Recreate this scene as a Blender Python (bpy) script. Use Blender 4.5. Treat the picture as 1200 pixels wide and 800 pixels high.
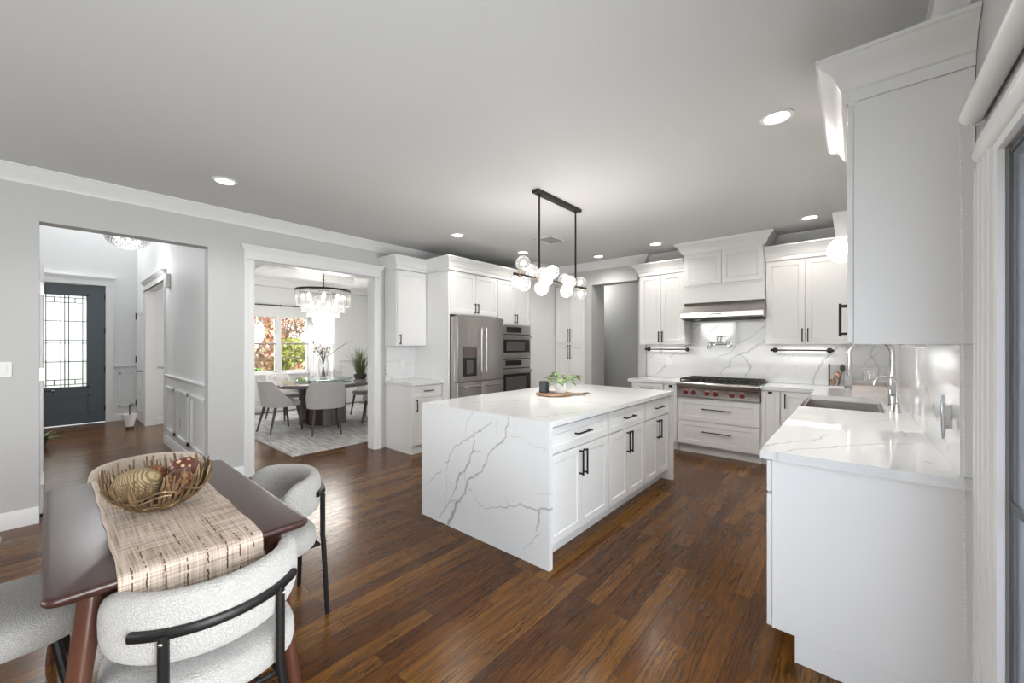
import bpy, bmesh, math, random
from mathutils import Vector, Matrix
PI = math.pi
S = bpy.context.scene
for o in list(bpy.data.objects):
    bpy.data.objects.remove(o)
COL = S.collection
random.seed(7)

# ------------------------------------------------------------------ camera
cam_d = bpy.data.cameras.new('camera')
cam_d.sensor_fit = 'HORIZONTAL'; cam_d.sensor_width = 36.0
cam_d.lens = 465 / 1200 * 36.0
cam_d.shift_y = 4 / 1200
cam_d.clip_start = 0.02; cam_d.clip_end = 200
cam = bpy.data.objects.new('camera', cam_d); COL.objects.link(cam)
cam.location = (0, 0, 1.39)
cam.rotation_euler = (PI / 2, 0, math.radians(40.8))
S.camera = cam

# ------------------------------------------------------------------ colour management, world, lights
S.view_settings.view_transform = 'Standard'
S.view_settings.look = 'None'
S.view_settings.gamma = 1.0
S.view_settings.use_curve_mapping = False
S.view_settings.exposure = 0.42

w = bpy.data.worlds.new('world'); S.world = w; w.use_nodes = True
bg = w.node_tree.nodes['Background']
bg.inputs[0].default_value = (0.98, 0.99, 1.0, 1); bg.inputs[1].default_value = 2.2

def area(name, loc, rot, sx, sy, power, col=(1, 1, 1), spread=180):
    d = bpy.data.lights.new(name, 'AREA'); d.shape = 'RECTANGLE'; d.size = sx; d.size_y = sy
    d.energy = power; d.color = col; d.spread = math.radians(spread)
    o = bpy.data.objects.new(name, d); COL.objects.link(o); o.location = loc; o.rotation_euler = rot
    return o
# daylight entering through the openings (lamps outside patio door, rear and dining windows; foyer lamp is added fill)
area('patio_door_daylight', (0.62, 0.75, 1.0), (0, PI / 2, 0), 1.7, 1.9, 175, (0.955, 0.98, 1.0))
area('rear_window_daylight', (-2.3, -3.0, 1.5), (PI / 2, 0, 0), 3.6, 1.5, 46, (0.97, 0.985, 1.0))
area('foyer_fill_light', (-10.2, 0.0, 4.1), (0, -PI / 2 + 0.5, 0), 0.9, 2.0, 84, (0.98, 0.99, 1.0))  # added fill high in the foyer; no window is built there
area('dining_window_daylight', (-9.95, 3.3, 2.75), (0, -PI / 2 + 0.75, 0), 1.0, 1.8, 300, (1, 1, 1))
sun_d = bpy.data.lights.new('sun', 'SUN'); sun_d.energy = 2.2; sun_d.angle = math.radians(6); sun_d.color = (1.0, 0.97, 0.92)
sun = bpy.data.objects.new('sun', sun_d); COL.objects.link(sun)
sun.rotation_euler = Vector((0.35, 0.65, 0.75)).to_track_quat('Z', 'Y').to_euler()

# ------------------------------------------------------------------ materials
def mat(name, col, rough=0.5, metal=0.0, **kw):
    m = bpy.data.materials.new(name); m.use_nodes = True
    b = m.node_tree.nodes['Principled BSDF']
    b.inputs['Base Color'].default_value = (*col, 1)
    b.inputs['Roughness'].default_value = rough
    b.inputs['Metallic'].default_value = metal
    for k, v in kw.items():
        b.inputs[k.replace('_', ' ')].default_value = v
    return m
def N(m, t, **kw):
    n = m.node_tree.nodes.new(t)
    for k, v in kw.items():
        if k.startswith('i_'):
            n.inputs[k[2:].replace('_', ' ')].default_value = v
        else:
            setattr(n, k, v)
    return n
def L(m, a, ao, b, bi):
    m.node_tree.links.new(a.outputs[ao], b.inputs[bi])
def P(m): return m.node_tree.nodes['Principled BSDF']
def ramp(m, stops):
    r = N(m, 'ShaderNodeValToRGB'); e = r.color_ramp.elements
    while len(e) < len(stops): e.new(0.5)
    for x, (p, c) in zip(e, stops):
        x.position = p; x.color = (*c, 1) if len(c) == 3 else c
    return r
def noise(m, scale, detail=3, sc=None, coord='Object', rough=0.5):
    tc = N(m, 'ShaderNodeTexCoord'); n = N(m, 'ShaderNodeTexNoise', i_Scale=scale, i_Detail=detail, i_Roughness=rough)
    if sc:
        mp = N(m, 'ShaderNodeMapping'); mp.inputs['Scale'].default_value = sc
        L(m, tc, coord, mp, 'Vector'); L(m, mp, 'Vector', n, 'Vector')
    else:
        L(m, tc, coord, n, 'Vector')
    return n
def bump(m, src, out, strength, dist=0.002):
    b = N(m, 'ShaderNodeBump', i_Strength=strength, i_Distance=dist)
    L(m, src, out, b, 'Height'); L(m, b, 'Normal', P(m), 'Normal'); return b
def painted(name, col, rough, bs=0.06):
    m = mat(name, col, rough); n = noise(m, 120, 4); bump(m, n, 'Fac', bs, 0.001); return m
def emis(name, col, s):
    m = mat(name, (0.8, 0.8, 0.8), 0.5); b = P(m)
    b.inputs['Emission Color'].default_value = (*col, 1); b.inputs['Emission Strength'].default_value = s; return m
def thin_glass(name, tint=(1, 1, 1), refl=0.12, rough=0.02, alpha_col=None):
    """a clear pane: transparent with a fresnel reflection"""
    m = bpy.data.materials.new(name); m.use_nodes = True; nt = m.node_tree; nt.nodes.clear()
    out = nt.nodes.new('ShaderNodeOutputMaterial'); mx = nt.nodes.new('ShaderNodeMixShader')
    tr = nt.nodes.new('ShaderNodeBsdfTransparent'); gl = nt.nodes.new('ShaderNodeBsdfGlossy'); lw = nt.nodes.new('ShaderNodeLayerWeight')
    mr = nt.nodes.new('ShaderNodeMapRange')
    tr.inputs[0].default_value = (*tint, 1); gl.inputs['Roughness'].default_value = rough
    lw.inputs['Blend'].default_value = 0.35
    mr.inputs['To Min'].default_value = refl; mr.inputs['To Max'].default_value = 0.85
    nt.links.new(lw.outputs['Facing'], mr.inputs['Value']); nt.links.new(mr.outputs['Result'], mx.inputs[0])
    nt.links.new(tr.outputs[0], mx.inputs[1]); nt.links.new(gl.outputs[0], mx.inputs[2]); nt.links.new(mx.outputs[0], out.inputs[0])
    return m

wall_m = painted('wall_paint', (0.55, 0.55, 0.548), 0.6)
ceil_m = painted('ceiling_paint', (0.63, 0.63, 0.628), 0.75)
trim_m = painted('trim_paint', (0.80, 0.80, 0.80), 0.35, 0.03)
cab_m = painted('cabinet_paint', (0.80, 0.80, 0.795), 0.32, 0.03)
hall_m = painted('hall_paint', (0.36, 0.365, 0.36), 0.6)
foyer_m = painted('foyer_paint', (0.80, 0.81, 0.81), 0.6)
black_m = mat('black_metal', (0.018, 0.017, 0.017), 0.42, 0.6)
dark_m = mat('dark_bronze', (0.055, 0.045, 0.04), 0.35, 0.9)
chrome_m = mat('chrome', (0.60, 0.60, 0.60), 0.14, 1.0)
gold_m = mat('aged_gold', (0.50, 0.36, 0.20), 0.3, 1.0)
rubber_m = mat('dark_void', (0.012, 0.012, 0.013), 0.3)
blackglass_m = mat('black_glass', (0.02, 0.018, 0.018), 0.06)
ovenglass_m = mat('oven_glass', (0.10, 0.10, 0.095), 0.12)
white_m = mat('white_plastic', (0.78, 0.78, 0.77), 0.3)
ceramic_m = mat('white_ceramic', (0.82, 0.82, 0.81), 0.15)
glass_m = thin_glass('clear_glass')
pane_m = thin_glass('window_pane', (0.97, 0.98, 0.98), 0.05)
globe_m = thin_glass('globe_glass', (0.93, 0.93, 0.93), 0.12)
_nt = globe_m.node_tree; _o = [n for n in _nt.nodes if n.type == 'OUTPUT_MATERIAL'][0]; _src = _o.inputs[0].links[0].from_socket
_tl = _nt.nodes.new('ShaderNodeBsdfTranslucent'); _tl.inputs[0].default_value = (0.95, 0.95, 0.95, 1); _mx = _nt.nodes.new('ShaderNodeMixShader'); _mx.inputs[0].default_value = 0.20
_nt.links.new(_src, _mx.inputs[1]); _nt.links.new(_tl.outputs[0], _mx.inputs[2]); _nt.links.new(_mx.outputs[0], _o.inputs[0])
crystal_m = thin_glass('crystal', (0.93, 0.93, 0.93), 0.30, 0.12)
_nt = crystal_m.node_tree; _o = [n for n in _nt.nodes if n.type == 'OUTPUT_MATERIAL'][0]; _src = _o.inputs[0].links[0].from_socket
_tl = _nt.nodes.new('ShaderNodeBsdfTranslucent'); _tl.inputs[0].default_value = (0.9, 0.9, 0.9, 1); _mx2 = _nt.nodes.new('ShaderNodeMixShader'); _mx2.inputs[0].default_value = 0.16
_nt.links.new(_src, _mx2.inputs[1]); _nt.links.new(_tl.outputs[0], _mx2.inputs[2]); _nt.links.new(_mx2.outputs[0], _o.inputs[0])
teal_m = thin_glass('green_glass', (0.55, 0.78, 0.74), 0.22)
bulb_m = emis('bulb_glow', (1.0, 0.96, 0.9), 9)
lamp_m = emis('downlight_glow', (1.0, 0.96, 0.9), 9)
crysglow_m = emis('chandelier_glow', (1.0, 0.95, 0.86), 5)

def steel():
    m = mat('brushed_steel', (0.50, 0.48, 0.46), 0.3, 1.0)
    n = noise(m, 40, 2, (1, 1, 30)); r = ramp(m, [(0.3, (0.24,) * 3), (0.7, (0.38,) * 3)])
    L(m, n, 'Fac', r, 'Fac'); L(m, r, 'Color', P(m), 'Roughness'); return m
steel_m = steel()

def quartz():
    m = mat('quartz', (0.8, 0.8, 0.8), 0.06)
    a = N(m, 'ShaderNodeAttribute', attribute_name='vein')
    tc = N(m, 'ShaderNodeTexCoord')
    n1 = N(m, 'ShaderNodeTexNoise', i_Scale=1.6, i_Detail=6, i_Roughness=0.55, i_Distortion=0.6)
    L(m, tc, 'Object', n1, 'Vector')
    ab = N(m, 'ShaderNodeMath', operation='SUBTRACT'); ab.inputs[1].default_value = 0.5; L(m, n1, 'Fac', ab, 0)
    ab2 = N(m, 'ShaderNodeMath', operation='ABSOLUTE'); L(m, ab, 'Value', ab2, 0)
    r = ramp(m, [(0.0, (0.10,) * 3), (0.014, (0.0,) * 3)]); L(m, ab2, 'Value', r, 'Fac')
    mk = N(m, 'ShaderNodeTexNoise', i_Scale=1.1, i_Detail=2); L(m, tc, 'Object', mk, 'Vector')
    mr = ramp(m, [(0.45, (0, 0, 0)), (0.62, (1, 1, 1))]); L(m, mk, 'Fac', mr, 'Fac')
    mul = N(m, 'ShaderNodeMath', operation='MULTIPLY'); L(m, r, 'Color', mul, 0); L(m, mr, 'Color', mul, 1)
    br = noise(m, 9, 5); brr = ramp(m, [(0.3, (0.55,) * 3), (0.6, (1.0,) * 3)]); L(m, br, 'Fac', brr, 'Fac')
    mul2 = N(m, 'ShaderNodeMath', operation='MULTIPLY'); L(m, a, 'Fac', mul2, 0); L(m, brr, 'Color', mul2, 1)
    mx = N(m, 'ShaderNodeMath', operation='MAXIMUM'); L(m, mul, 'Value', mx, 0); L(m, mul2, 'Value', mx, 1)
    c = N(m, 'ShaderNodeMix', data_type='RGBA')
    c.inputs[6].default_value = (0.76, 0.765, 0.77, 1); c.inputs[7].default_value = (0.34, 0.335, 0.335, 1)
    L(m, mx, 'Value', c, 0); m.node_tree.links.new(c.outputs[2], P(m).inputs['Base Color'])
    return m
quartz_m = quartz()

def oak_floor():
    m = mat('oak_floor', (0.1, 0.05, 0.03), 0.3)
    tc = N(m, 'ShaderNodeTexCoord'); sp = N(m, 'ShaderNodeSeparateXYZ'); cb = N(m, 'ShaderNodeCombineXYZ')
    L(m, tc, 'Object', sp, 0); L(m, sp, 'Y', cb, 'X'); L(m, sp, 'X', cb, 'Y')
    bk = N(m, 'ShaderNodeTexBrick', i_Scale=1.0, i_Mortar_Size=0.0011, i_Mortar_Smooth=0.1, i_Bias=0.0, i_Brick_Width=0.95, i_Row_Height=0.086)
    bk.offset = 0.37; bk.offset_frequency = 3; bk.squash = 1.35; bk.squash_frequency = 5
    bk.inputs['Color1'].default_value = (0, 0, 0, 1); bk.inputs['Color2'].default_value = (1, 1, 1, 1); bk.inputs['Mortar'].default_value = (0, 0, 0, 1)
    L(m, cb, 'Vector', bk, 'Vector')
    # grain: stretched along the boards, shifted from board to board
    off = N(m, 'ShaderNodeVectorMath', operation='SCALE'); off.inputs['Scale'].default_value = 37.0
    L(m, bk, 'Color', off, 0)
    ad = N(m, 'ShaderNodeVectorMath', operation='ADD'); L(m, cb, 'Vector', ad, 0); L(m, off, 'Vector', ad, 1)
    mp = N(m, 'ShaderNodeMapping'); mp.inputs['Scale'].default_value = (4.5, 42, 1); L(m, ad, 'Vector', mp, 'Vector')
    g1 = N(m, 'ShaderNodeTexNoise', i_Scale=1.0, i_Detail=6, i_Roughness=0.62, i_Distortion=0.9); L(m, mp, 'Vector', g1, 'Vector')
    mp2 = N(m, 'ShaderNodeMapping'); mp2.inputs['Scale'].default_value = (2.4, 13, 1); L(m, ad, 'Vector', mp2, 'Vector')
    wv = N(m, 'ShaderNodeTexWave', wave_type='BANDS', bands_direction='Y', i_Scale=1.3, i_Distortion=16.0, i_Detail=4.0, i_Detail_Scale=0.7, i_Detail_Roughness=0.6)
    L(m, mp2, 'Vector', wv, 'Vector')
    base = ramp(m, [(0.0, (0.080, 0.027, 0.0055)), (0.35, (0.118, 0.043, 0.008)), (0.75, (0.150, 0.060, 0.011)), (1.0, (0.195, 0.085, 0.018))])
    L(m, bk, 'Color', base, 'Fac')
    gr = ramp(m, [(0.34, (0.36,) * 3), (0.47, (0.82,) * 3), (0.68, (1.25,) * 3)]); L(m, g1, 'Fac', gr, 'Fac')
    wr = ramp(m, [(0.0, (0.42,) * 3), (0.16, (0.78,) * 3), (0.34, (1.0,) * 3), (1.0, (1.08,) * 3)]); L(m, wv, 'Fac', wr, 'Fac')
    m1 = N(m, 'ShaderNodeMix', data_type='RGBA', blend_type='MULTIPLY'); m1.inputs[0].default_value = 1
    m.node_tree.links.new(base.outputs[0], m1.inputs[6]); m.node_tree.links.new(gr.outputs[0], m1.inputs[7])
    m2 = N(m, 'ShaderNodeMix', data_type='RGBA', blend_type='MULTIPLY')
    mk = N(m, 'ShaderNodeTexNoise', i_Scale=3.0, i_Detail=2); L(m, ad, 'Vector', mk, 'Vector')
    mkr = ramp(m, [(0.38, (0.15,) * 3), (0.60, (1.0,) * 3)]); L(m, mk, 'Fac', mkr, 'Fac'); m.node_tree.links.new(mkr.outputs[0], m2.inputs[0])
    m.node_tree.links.new(m1.outputs[2], m2.inputs[6]); m.node_tree.links.new(wr.outputs[0], m2.inputs[7])
    m3 = N(m, 'ShaderNodeMix', data_type='RGBA'); m3.inputs[7].default_value = (0.012, 0.006, 0.004, 1)
    m.node_tree.links.new(bk.outputs['Fac'], m3.inputs[0]); m.node_tree.links.new(m2.outputs[2], m3.inputs[6])
    m.node_tree.links.new(m3.outputs[2], P(m).inputs['Base Color'])
    rr = ramp(m, [(0.3, (0.30,) * 3), (0.7, (0.17,) * 3)]); L(m, g1, 'Fac', rr, 'Fac'); L(m, rr, 'Color', P(m), 'Roughness')
    bump(m, g1, 'Fac', 0.03, 0.001)
    P(m).inputs['Specular IOR Level'].default_value = 0.26
    return m
floor_m = oak_floor()

def walnut(name, c0, c1, rough=0.25, sc=(2, 40, 40)):
    m = mat(name, c0, rough); n = noise(m, 1.0, 5, sc); r = ramp(m, [(0.3, c0), (0.7, c1)])
    L(m, n, 'Fac', r, 'Fac'); L(m, r, 'Color', P(m), 'Base Color'); return m
table_m = walnut('walnut_table', (0.030, 0.012, 0.010), (0.050, 0.020, 0.015), 0.33)
leg_m = walnut('walnut_leg', (0.06, 0.022, 0.014), (0.10, 0.038, 0.022), 0.3, (30, 30, 2))
board_m = walnut('acacia_board', (0.20, 0.11, 0.06), (0.36, 0.22, 0.13), 0.4, (8, 30, 30))
greywood_m = walnut('grey_oak', (0.11, 0.10, 0.098), (0.20, 0.19, 0.185), 0.35, (30, 30, 2))
greytop_m = walnut('grey_tabletop', (0.10, 0.095, 0.095), (0.16, 0.15, 0.15), 0.12, (2, 30, 30))
brownwood_m = walnut('brown_drum', (0.05, 0.025, 0.02), (0.09, 0.05, 0.04), 0.3, (30, 30, 2))
chairleg_m = walnut('dark_chair_leg', (0.055, 0.045, 0.04), (0.10, 0.085, 0.08), 0.4, (30, 30, 2))

def boucle(name, col):
    m = mat(name, col, 0.95)
    tc = N(m, 'ShaderNodeTexCoord'); v = N(m, 'ShaderNodeTexVoronoi', i_Scale=170.0); L(m, tc, 'Object', v, 'Vector')
    n = noise(m, 260, 3); mx = N(m, 'ShaderNodeMath', operation='ADD'); L(m, v, 'Distance', mx, 0); L(m, n, 'Fac', mx, 1)
    r = ramp(m, [(0.35, tuple(c * 1.06 for c in col)), (1.1, tuple(c * 0.72 for c in col))]); L(m, mx, 'Value', r, 'Fac')
    L(m, r, 'Color', P(m), 'Base Color')
    b = N(m, 'ShaderNodeBump', i_Strength=0.8, i_Distance=0.004, invert=True); L(m, mx, 'Value', b, 'Height'); L(m, b, 'Normal', P(m), 'Normal')
    P(m).inputs['Sheen Weight'].default_value = 0.3
    return m
boucle_m = boucle('white_boucle', (0.50, 0.48, 0.455))
beige_m = boucle('beige_boucle', (0.66, 0.56, 0.46))
fabric_m = boucle('light_grey_fabric', (0.78, 0.76, 0.74))
fabricd_m = boucle('mid_grey_fabric', (0.28, 0.27, 0.265))

def runner():
    m = mat('woven_runner', (0.6, 0.5, 0.45), 0.85)
    tc = N(m, 'ShaderNodeTexCoord'); sp = N(m, 'ShaderNodeSeparateXYZ'); L(m, tc, 'UV', sp, 0)
    n1 = N(m, 'ShaderNodeTexNoise', i_Scale=1.0, i_Detail=4); mp = N(m, 'ShaderNodeMapping'); mp.inputs['Scale'].default_value = (5, 190, 1)
    L(m, tc, 'UV', mp, 'Vector'); L(m, mp, 'Vector', n1, 'Vector')
    n2 = N(m, 'ShaderNodeTexNoise', i_Scale=1.0, i_Detail=4); mp2 = N(m, 'ShaderNodeMapping'); mp2.inputs['Scale'].default_value = (160, 5, 1)
    L(m, tc, 'UV', mp2, 'Vector'); L(m, mp2, 'Vector', n2, 'Vector')
    ad = N(m, 'ShaderNodeMath', operation='ADD'); L(m, n1, 'Fac', ad, 0); L(m, n2, 'Fac', ad, 1)
    hv = N(m, 'ShaderNodeMath', operation='MULTIPLY'); hv.inputs[1].default_value = 0.5; L(m, ad, 'Value', hv, 0)
    r = ramp(m, [(0.36, (0.21, 0.14, 0.09)), (0.47, (0.42, 0.33, 0.265)), (0.6, (0.62, 0.53, 0.46))]); L(m, hv, 'Value', r, 'Fac')
    L(m, r, 'Color', P(m), 'Base Color'); bump(m, hv, 'Value', 0.5, 0.002)
    return m
runner_m = runner()
sequin_m = mat('gold_sequin', (0.55, 0.40, 0.22), 0.15, 1.0)
thread_m = mat('brown_thread', (0.10, 0.06, 0.03), 0.7)

def twig(name, a, b_):
    m = mat(name, a, 0.4, 0.5); n = noise(m, 30, 4); r = ramp(m, [(0.35, a), (0.7, b_)]); L(m, n, 'Fac', r, 'Fac'); L(m, r, 'Color', P(m), 'Base Color'); return m
twig_m = twig('brass_twig', (0.11, 0.068, 0.032), (0.27, 0.18, 0.095))

def dots():
    m = mat('dotted_brown', (0.10, 0.03, 0.015), 0.4); tc = N(m, 'ShaderNodeTexCoord')
    v = N(m, 'ShaderNodeTexVoronoi', i_Scale=42.0, i_Randomness=0.45); L(m, tc, 'Object', v, 'Vector')
    r = ramp(m, [(0.30, (0.62, 0.42, 0.28)), (0.40, (0.10, 0.028, 0.014))]); L(m, v, 'Distance', r, 'Fac'); L(m, r, 'Color', P(m), 'Base Color'); return m
def carved():
    m = mat('carved_brown', (0.25, 0.08, 0.03), 0.4); tc = N(m, 'ShaderNodeTexCoord')
    v = N(m, 'ShaderNodeTexVoronoi', feature='DISTANCE_TO_EDGE', i_Scale=30.0); L(m, tc, 'Object', v, 'Vector')
    r = ramp(m, [(0.03, (0.045, 0.013, 0.006)), (0.12, (0.24, 0.085, 0.03)), (0.4, (0.36, 0.15, 0.06))]); L(m, v, 'Distance', r, 'Fac'); L(m, r, 'Color', P(m), 'Base Color')
    bump(m, v, 'Distance', 1.0, 0.02); return m
def twine(c0, c1, name):
    m = mat(name, c0, 0.8); tc = N(m, 'ShaderNodeTexCoord')
    wv = N(m, 'ShaderNodeTexWave', bands_direction='DIAGONAL', i_Scale=55.0, i_Distortion=3.0, i_Detail=2.0); L(m, tc, 'Object', wv, 'Vector')
    n = noise(m, 14, 2); ad = N(m, 'ShaderNodeMath', operation='MULTIPLY'); L(m, wv, 'Fac', ad, 0); L(m, n, 'Fac', ad, 1)
    r = ramp(m, [(0.08, c0), (0.45, c1)]); L(m, ad, 'Value', r, 'Fac'); L(m, r, 'Color', P(m), 'Base Color'); bump(m, wv, 'Fac', 0.5, 0.003); return m
dots_m = dots(); carved_m = carved()
twine_m = twine((0.17, 0.12, 0.06), (0.42, 0.31, 0.17), 'pale_twine'); twine2_m = twine((0.12, 0.04, 0.015), (0.32, 0.13, 0.05), 'rust_twine')

def rug():
    m = mat('rug_wool', (0.55, 0.54, 0.53), 0.95); n = noise(m, 1.0, 6, (3.5, 22, 1)); r = ramp(m, [(0.36, (0.34, 0.335, 0.33)), (0.58, (0.60, 0.59, 0.575))])
    L(m, n, 'Fac', r, 'Fac'); L(m, r, 'Color', P(m), 'Base Color'); n2 = noise(m, 180, 2); bump(m, n2, 'Fac', 0.4, 0.003); return m
rug_m = rug()

def leafy(name, cols, rough=0.55):
    m = mat(name, cols[0], rough); g = N(m, 'ShaderNodeNewGeometry'); k = len(cols)
    r = ramp(m, [(i / max(1, k - 1), c) for i, c in enumerate(cols)]); L(m, g, 'Random Per Island', r, 'Fac'); L(m, r, 'Color', P(m), 'Base Color'); return m
redleaf_m = leafy('red_leaves', [(0.55, 0.16, 0.11), (0.72, 0.38, 0.24), (0.42, 0.42, 0.16), (0.80, 0.52, 0.38), (0.48, 0.12, 0.11), (0.74, 0.58, 0.42)])
yelleaf_m = leafy('yellow_green_leaves', [(0.55, 0.58, 0.10), (0.42, 0.52, 0.12), (0.72, 0.66, 0.2), (0.3, 0.42, 0.1)])
greenleaf_m = leafy('green_leaves', [(0.12, 0.25, 0.07), (0.2, 0.36, 0.10), (0.28, 0.42, 0.14)])
plant_m = leafy('houseplant_leaves', [(0.07, 0.17, 0.03), (0.17, 0.32, 0.05), (0.035, 0.08, 0.025), (0.22, 0.32, 0.08)], 0.4)
grassp_m = leafy('grass_blades', [(0.05, 0.07, 0.025), (0.09, 0.12, 0.05), (0.16, 0.19, 0.09)])
bark_m = mat('bark', (0.09, 0.06, 0.045), 0.9)
petal_m = leafy('pale_blossom', [(0.36, 0.33, 0.31), (0.20, 0.17, 0.17), (0.50, 0.48, 0.44)])
lawn_m = mat('lawn', (0.10, 0.14, 0.05), 0.9)
slate_m = twig('dark_slate', (0.03, 0.035, 0.038), (0.06, 0.068, 0.07)); P(slate_m).inputs['Metallic'].default_value = 0
frontdoor_m = painted('slate_blue_paint', (0.075, 0.095, 0.105), 0.45)
knob_m = mat('red_knob', (0.17, 0.012, 0.018), 0.22)
iron_m = mat('cast_iron', (0.022, 0.021, 0.02), 0.55, 0.3)
sheer_m = None
lead_m = mat('lead_came', (0.10, 0.105, 0.11), 0.5, 0.5)
def frosted():
    m = bpy.data.materials.new('frosted_glass'); m.use_nodes = True; nt = m.node_tree; nt.nodes.clear()
    out = nt.nodes.new('ShaderNodeOutputMaterial'); mx = nt.nodes.new('ShaderNodeMixShader')
    tl = nt.nodes.new('ShaderNodeBsdfTranslucent'); tr = nt.nodes.new('ShaderNodeBsdfTransparent')
    tl.inputs[0].default_value = (0.9, 0.9, 0.92, 1); tr.inputs[0].default_value = (0.9, 0.92, 0.92, 1); mx.inputs[0].default_value = 0.45
    nt.links.new(tl.outputs[0], mx.inputs[1]); nt.links.new(tr.outputs[0], mx.inputs[2]); nt.links.new(mx.outputs[0], out.inputs[0]); return m
frosted_m = frosted()
sheer_m = bpy.data.materials.new('sheer_curtain'); sheer_m.use_nodes = True; _nt = sheer_m.node_tree; _nt.nodes.clear()
_o = _nt.nodes.new('ShaderNodeOutputMaterial'); _m1 = _nt.nodes.new('ShaderNodeMixShader'); _m2 = _nt.nodes.new('ShaderNodeMixShader')
_a = _nt.nodes.new('ShaderNodeBsdfTranslucent'); _b = _nt.nodes.new('ShaderNodeBsdfDiffuse'); _c = _nt.nodes.new('ShaderNodeBsdfTransparent')
_a.inputs[0].default_value = _b.inputs[0].default_value = (0.92, 0.92, 0.92, 1); _m1.inputs[0].default_value = 0.5; _m2.inputs[0].default_value = 0.18
_nt.links.new(_a.outputs[0], _m1.inputs[1]); _nt.links.new(_b.outputs[0], _m1.inputs[2]); _nt.links.new(_m1.outputs[0], _m2.inputs[1]); _nt.links.new(_c.outputs[0], _m2.inputs[2]); _nt.links.new(_m2.outputs[0], _o.inputs[0])
screen_m = bpy.data.materials.new('insect_screen'); screen_m.use_nodes = True; _nt = screen_m.node_tree; _nt.nodes.clear()
_o = _nt.nodes.new('ShaderNodeOutputMaterial'); _m1 = _nt.nodes.new('ShaderNodeMixShader'); _c = _nt.nodes.new('ShaderNodeBsdfTransparent'); _b = _nt.nodes.new('ShaderNodeBsdfDiffuse')
_b.inputs[0].default_value = (0.30, 0.32, 0.35, 1); _c.inputs[0].default_value = (0.92, 0.95, 1, 1); _m1.inputs[0].default_value = 0.45
_nt.links.new(_c.outputs[0], _m1.inputs[1]); _nt.links.new(_b.outputs[0], _m1.inputs[2]); _nt.links.new(_m1.outputs[0], _o.inputs[0])
bead_m = mat('bead_white', (0.75, 0.75, 0.75), 0.4)

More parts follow.
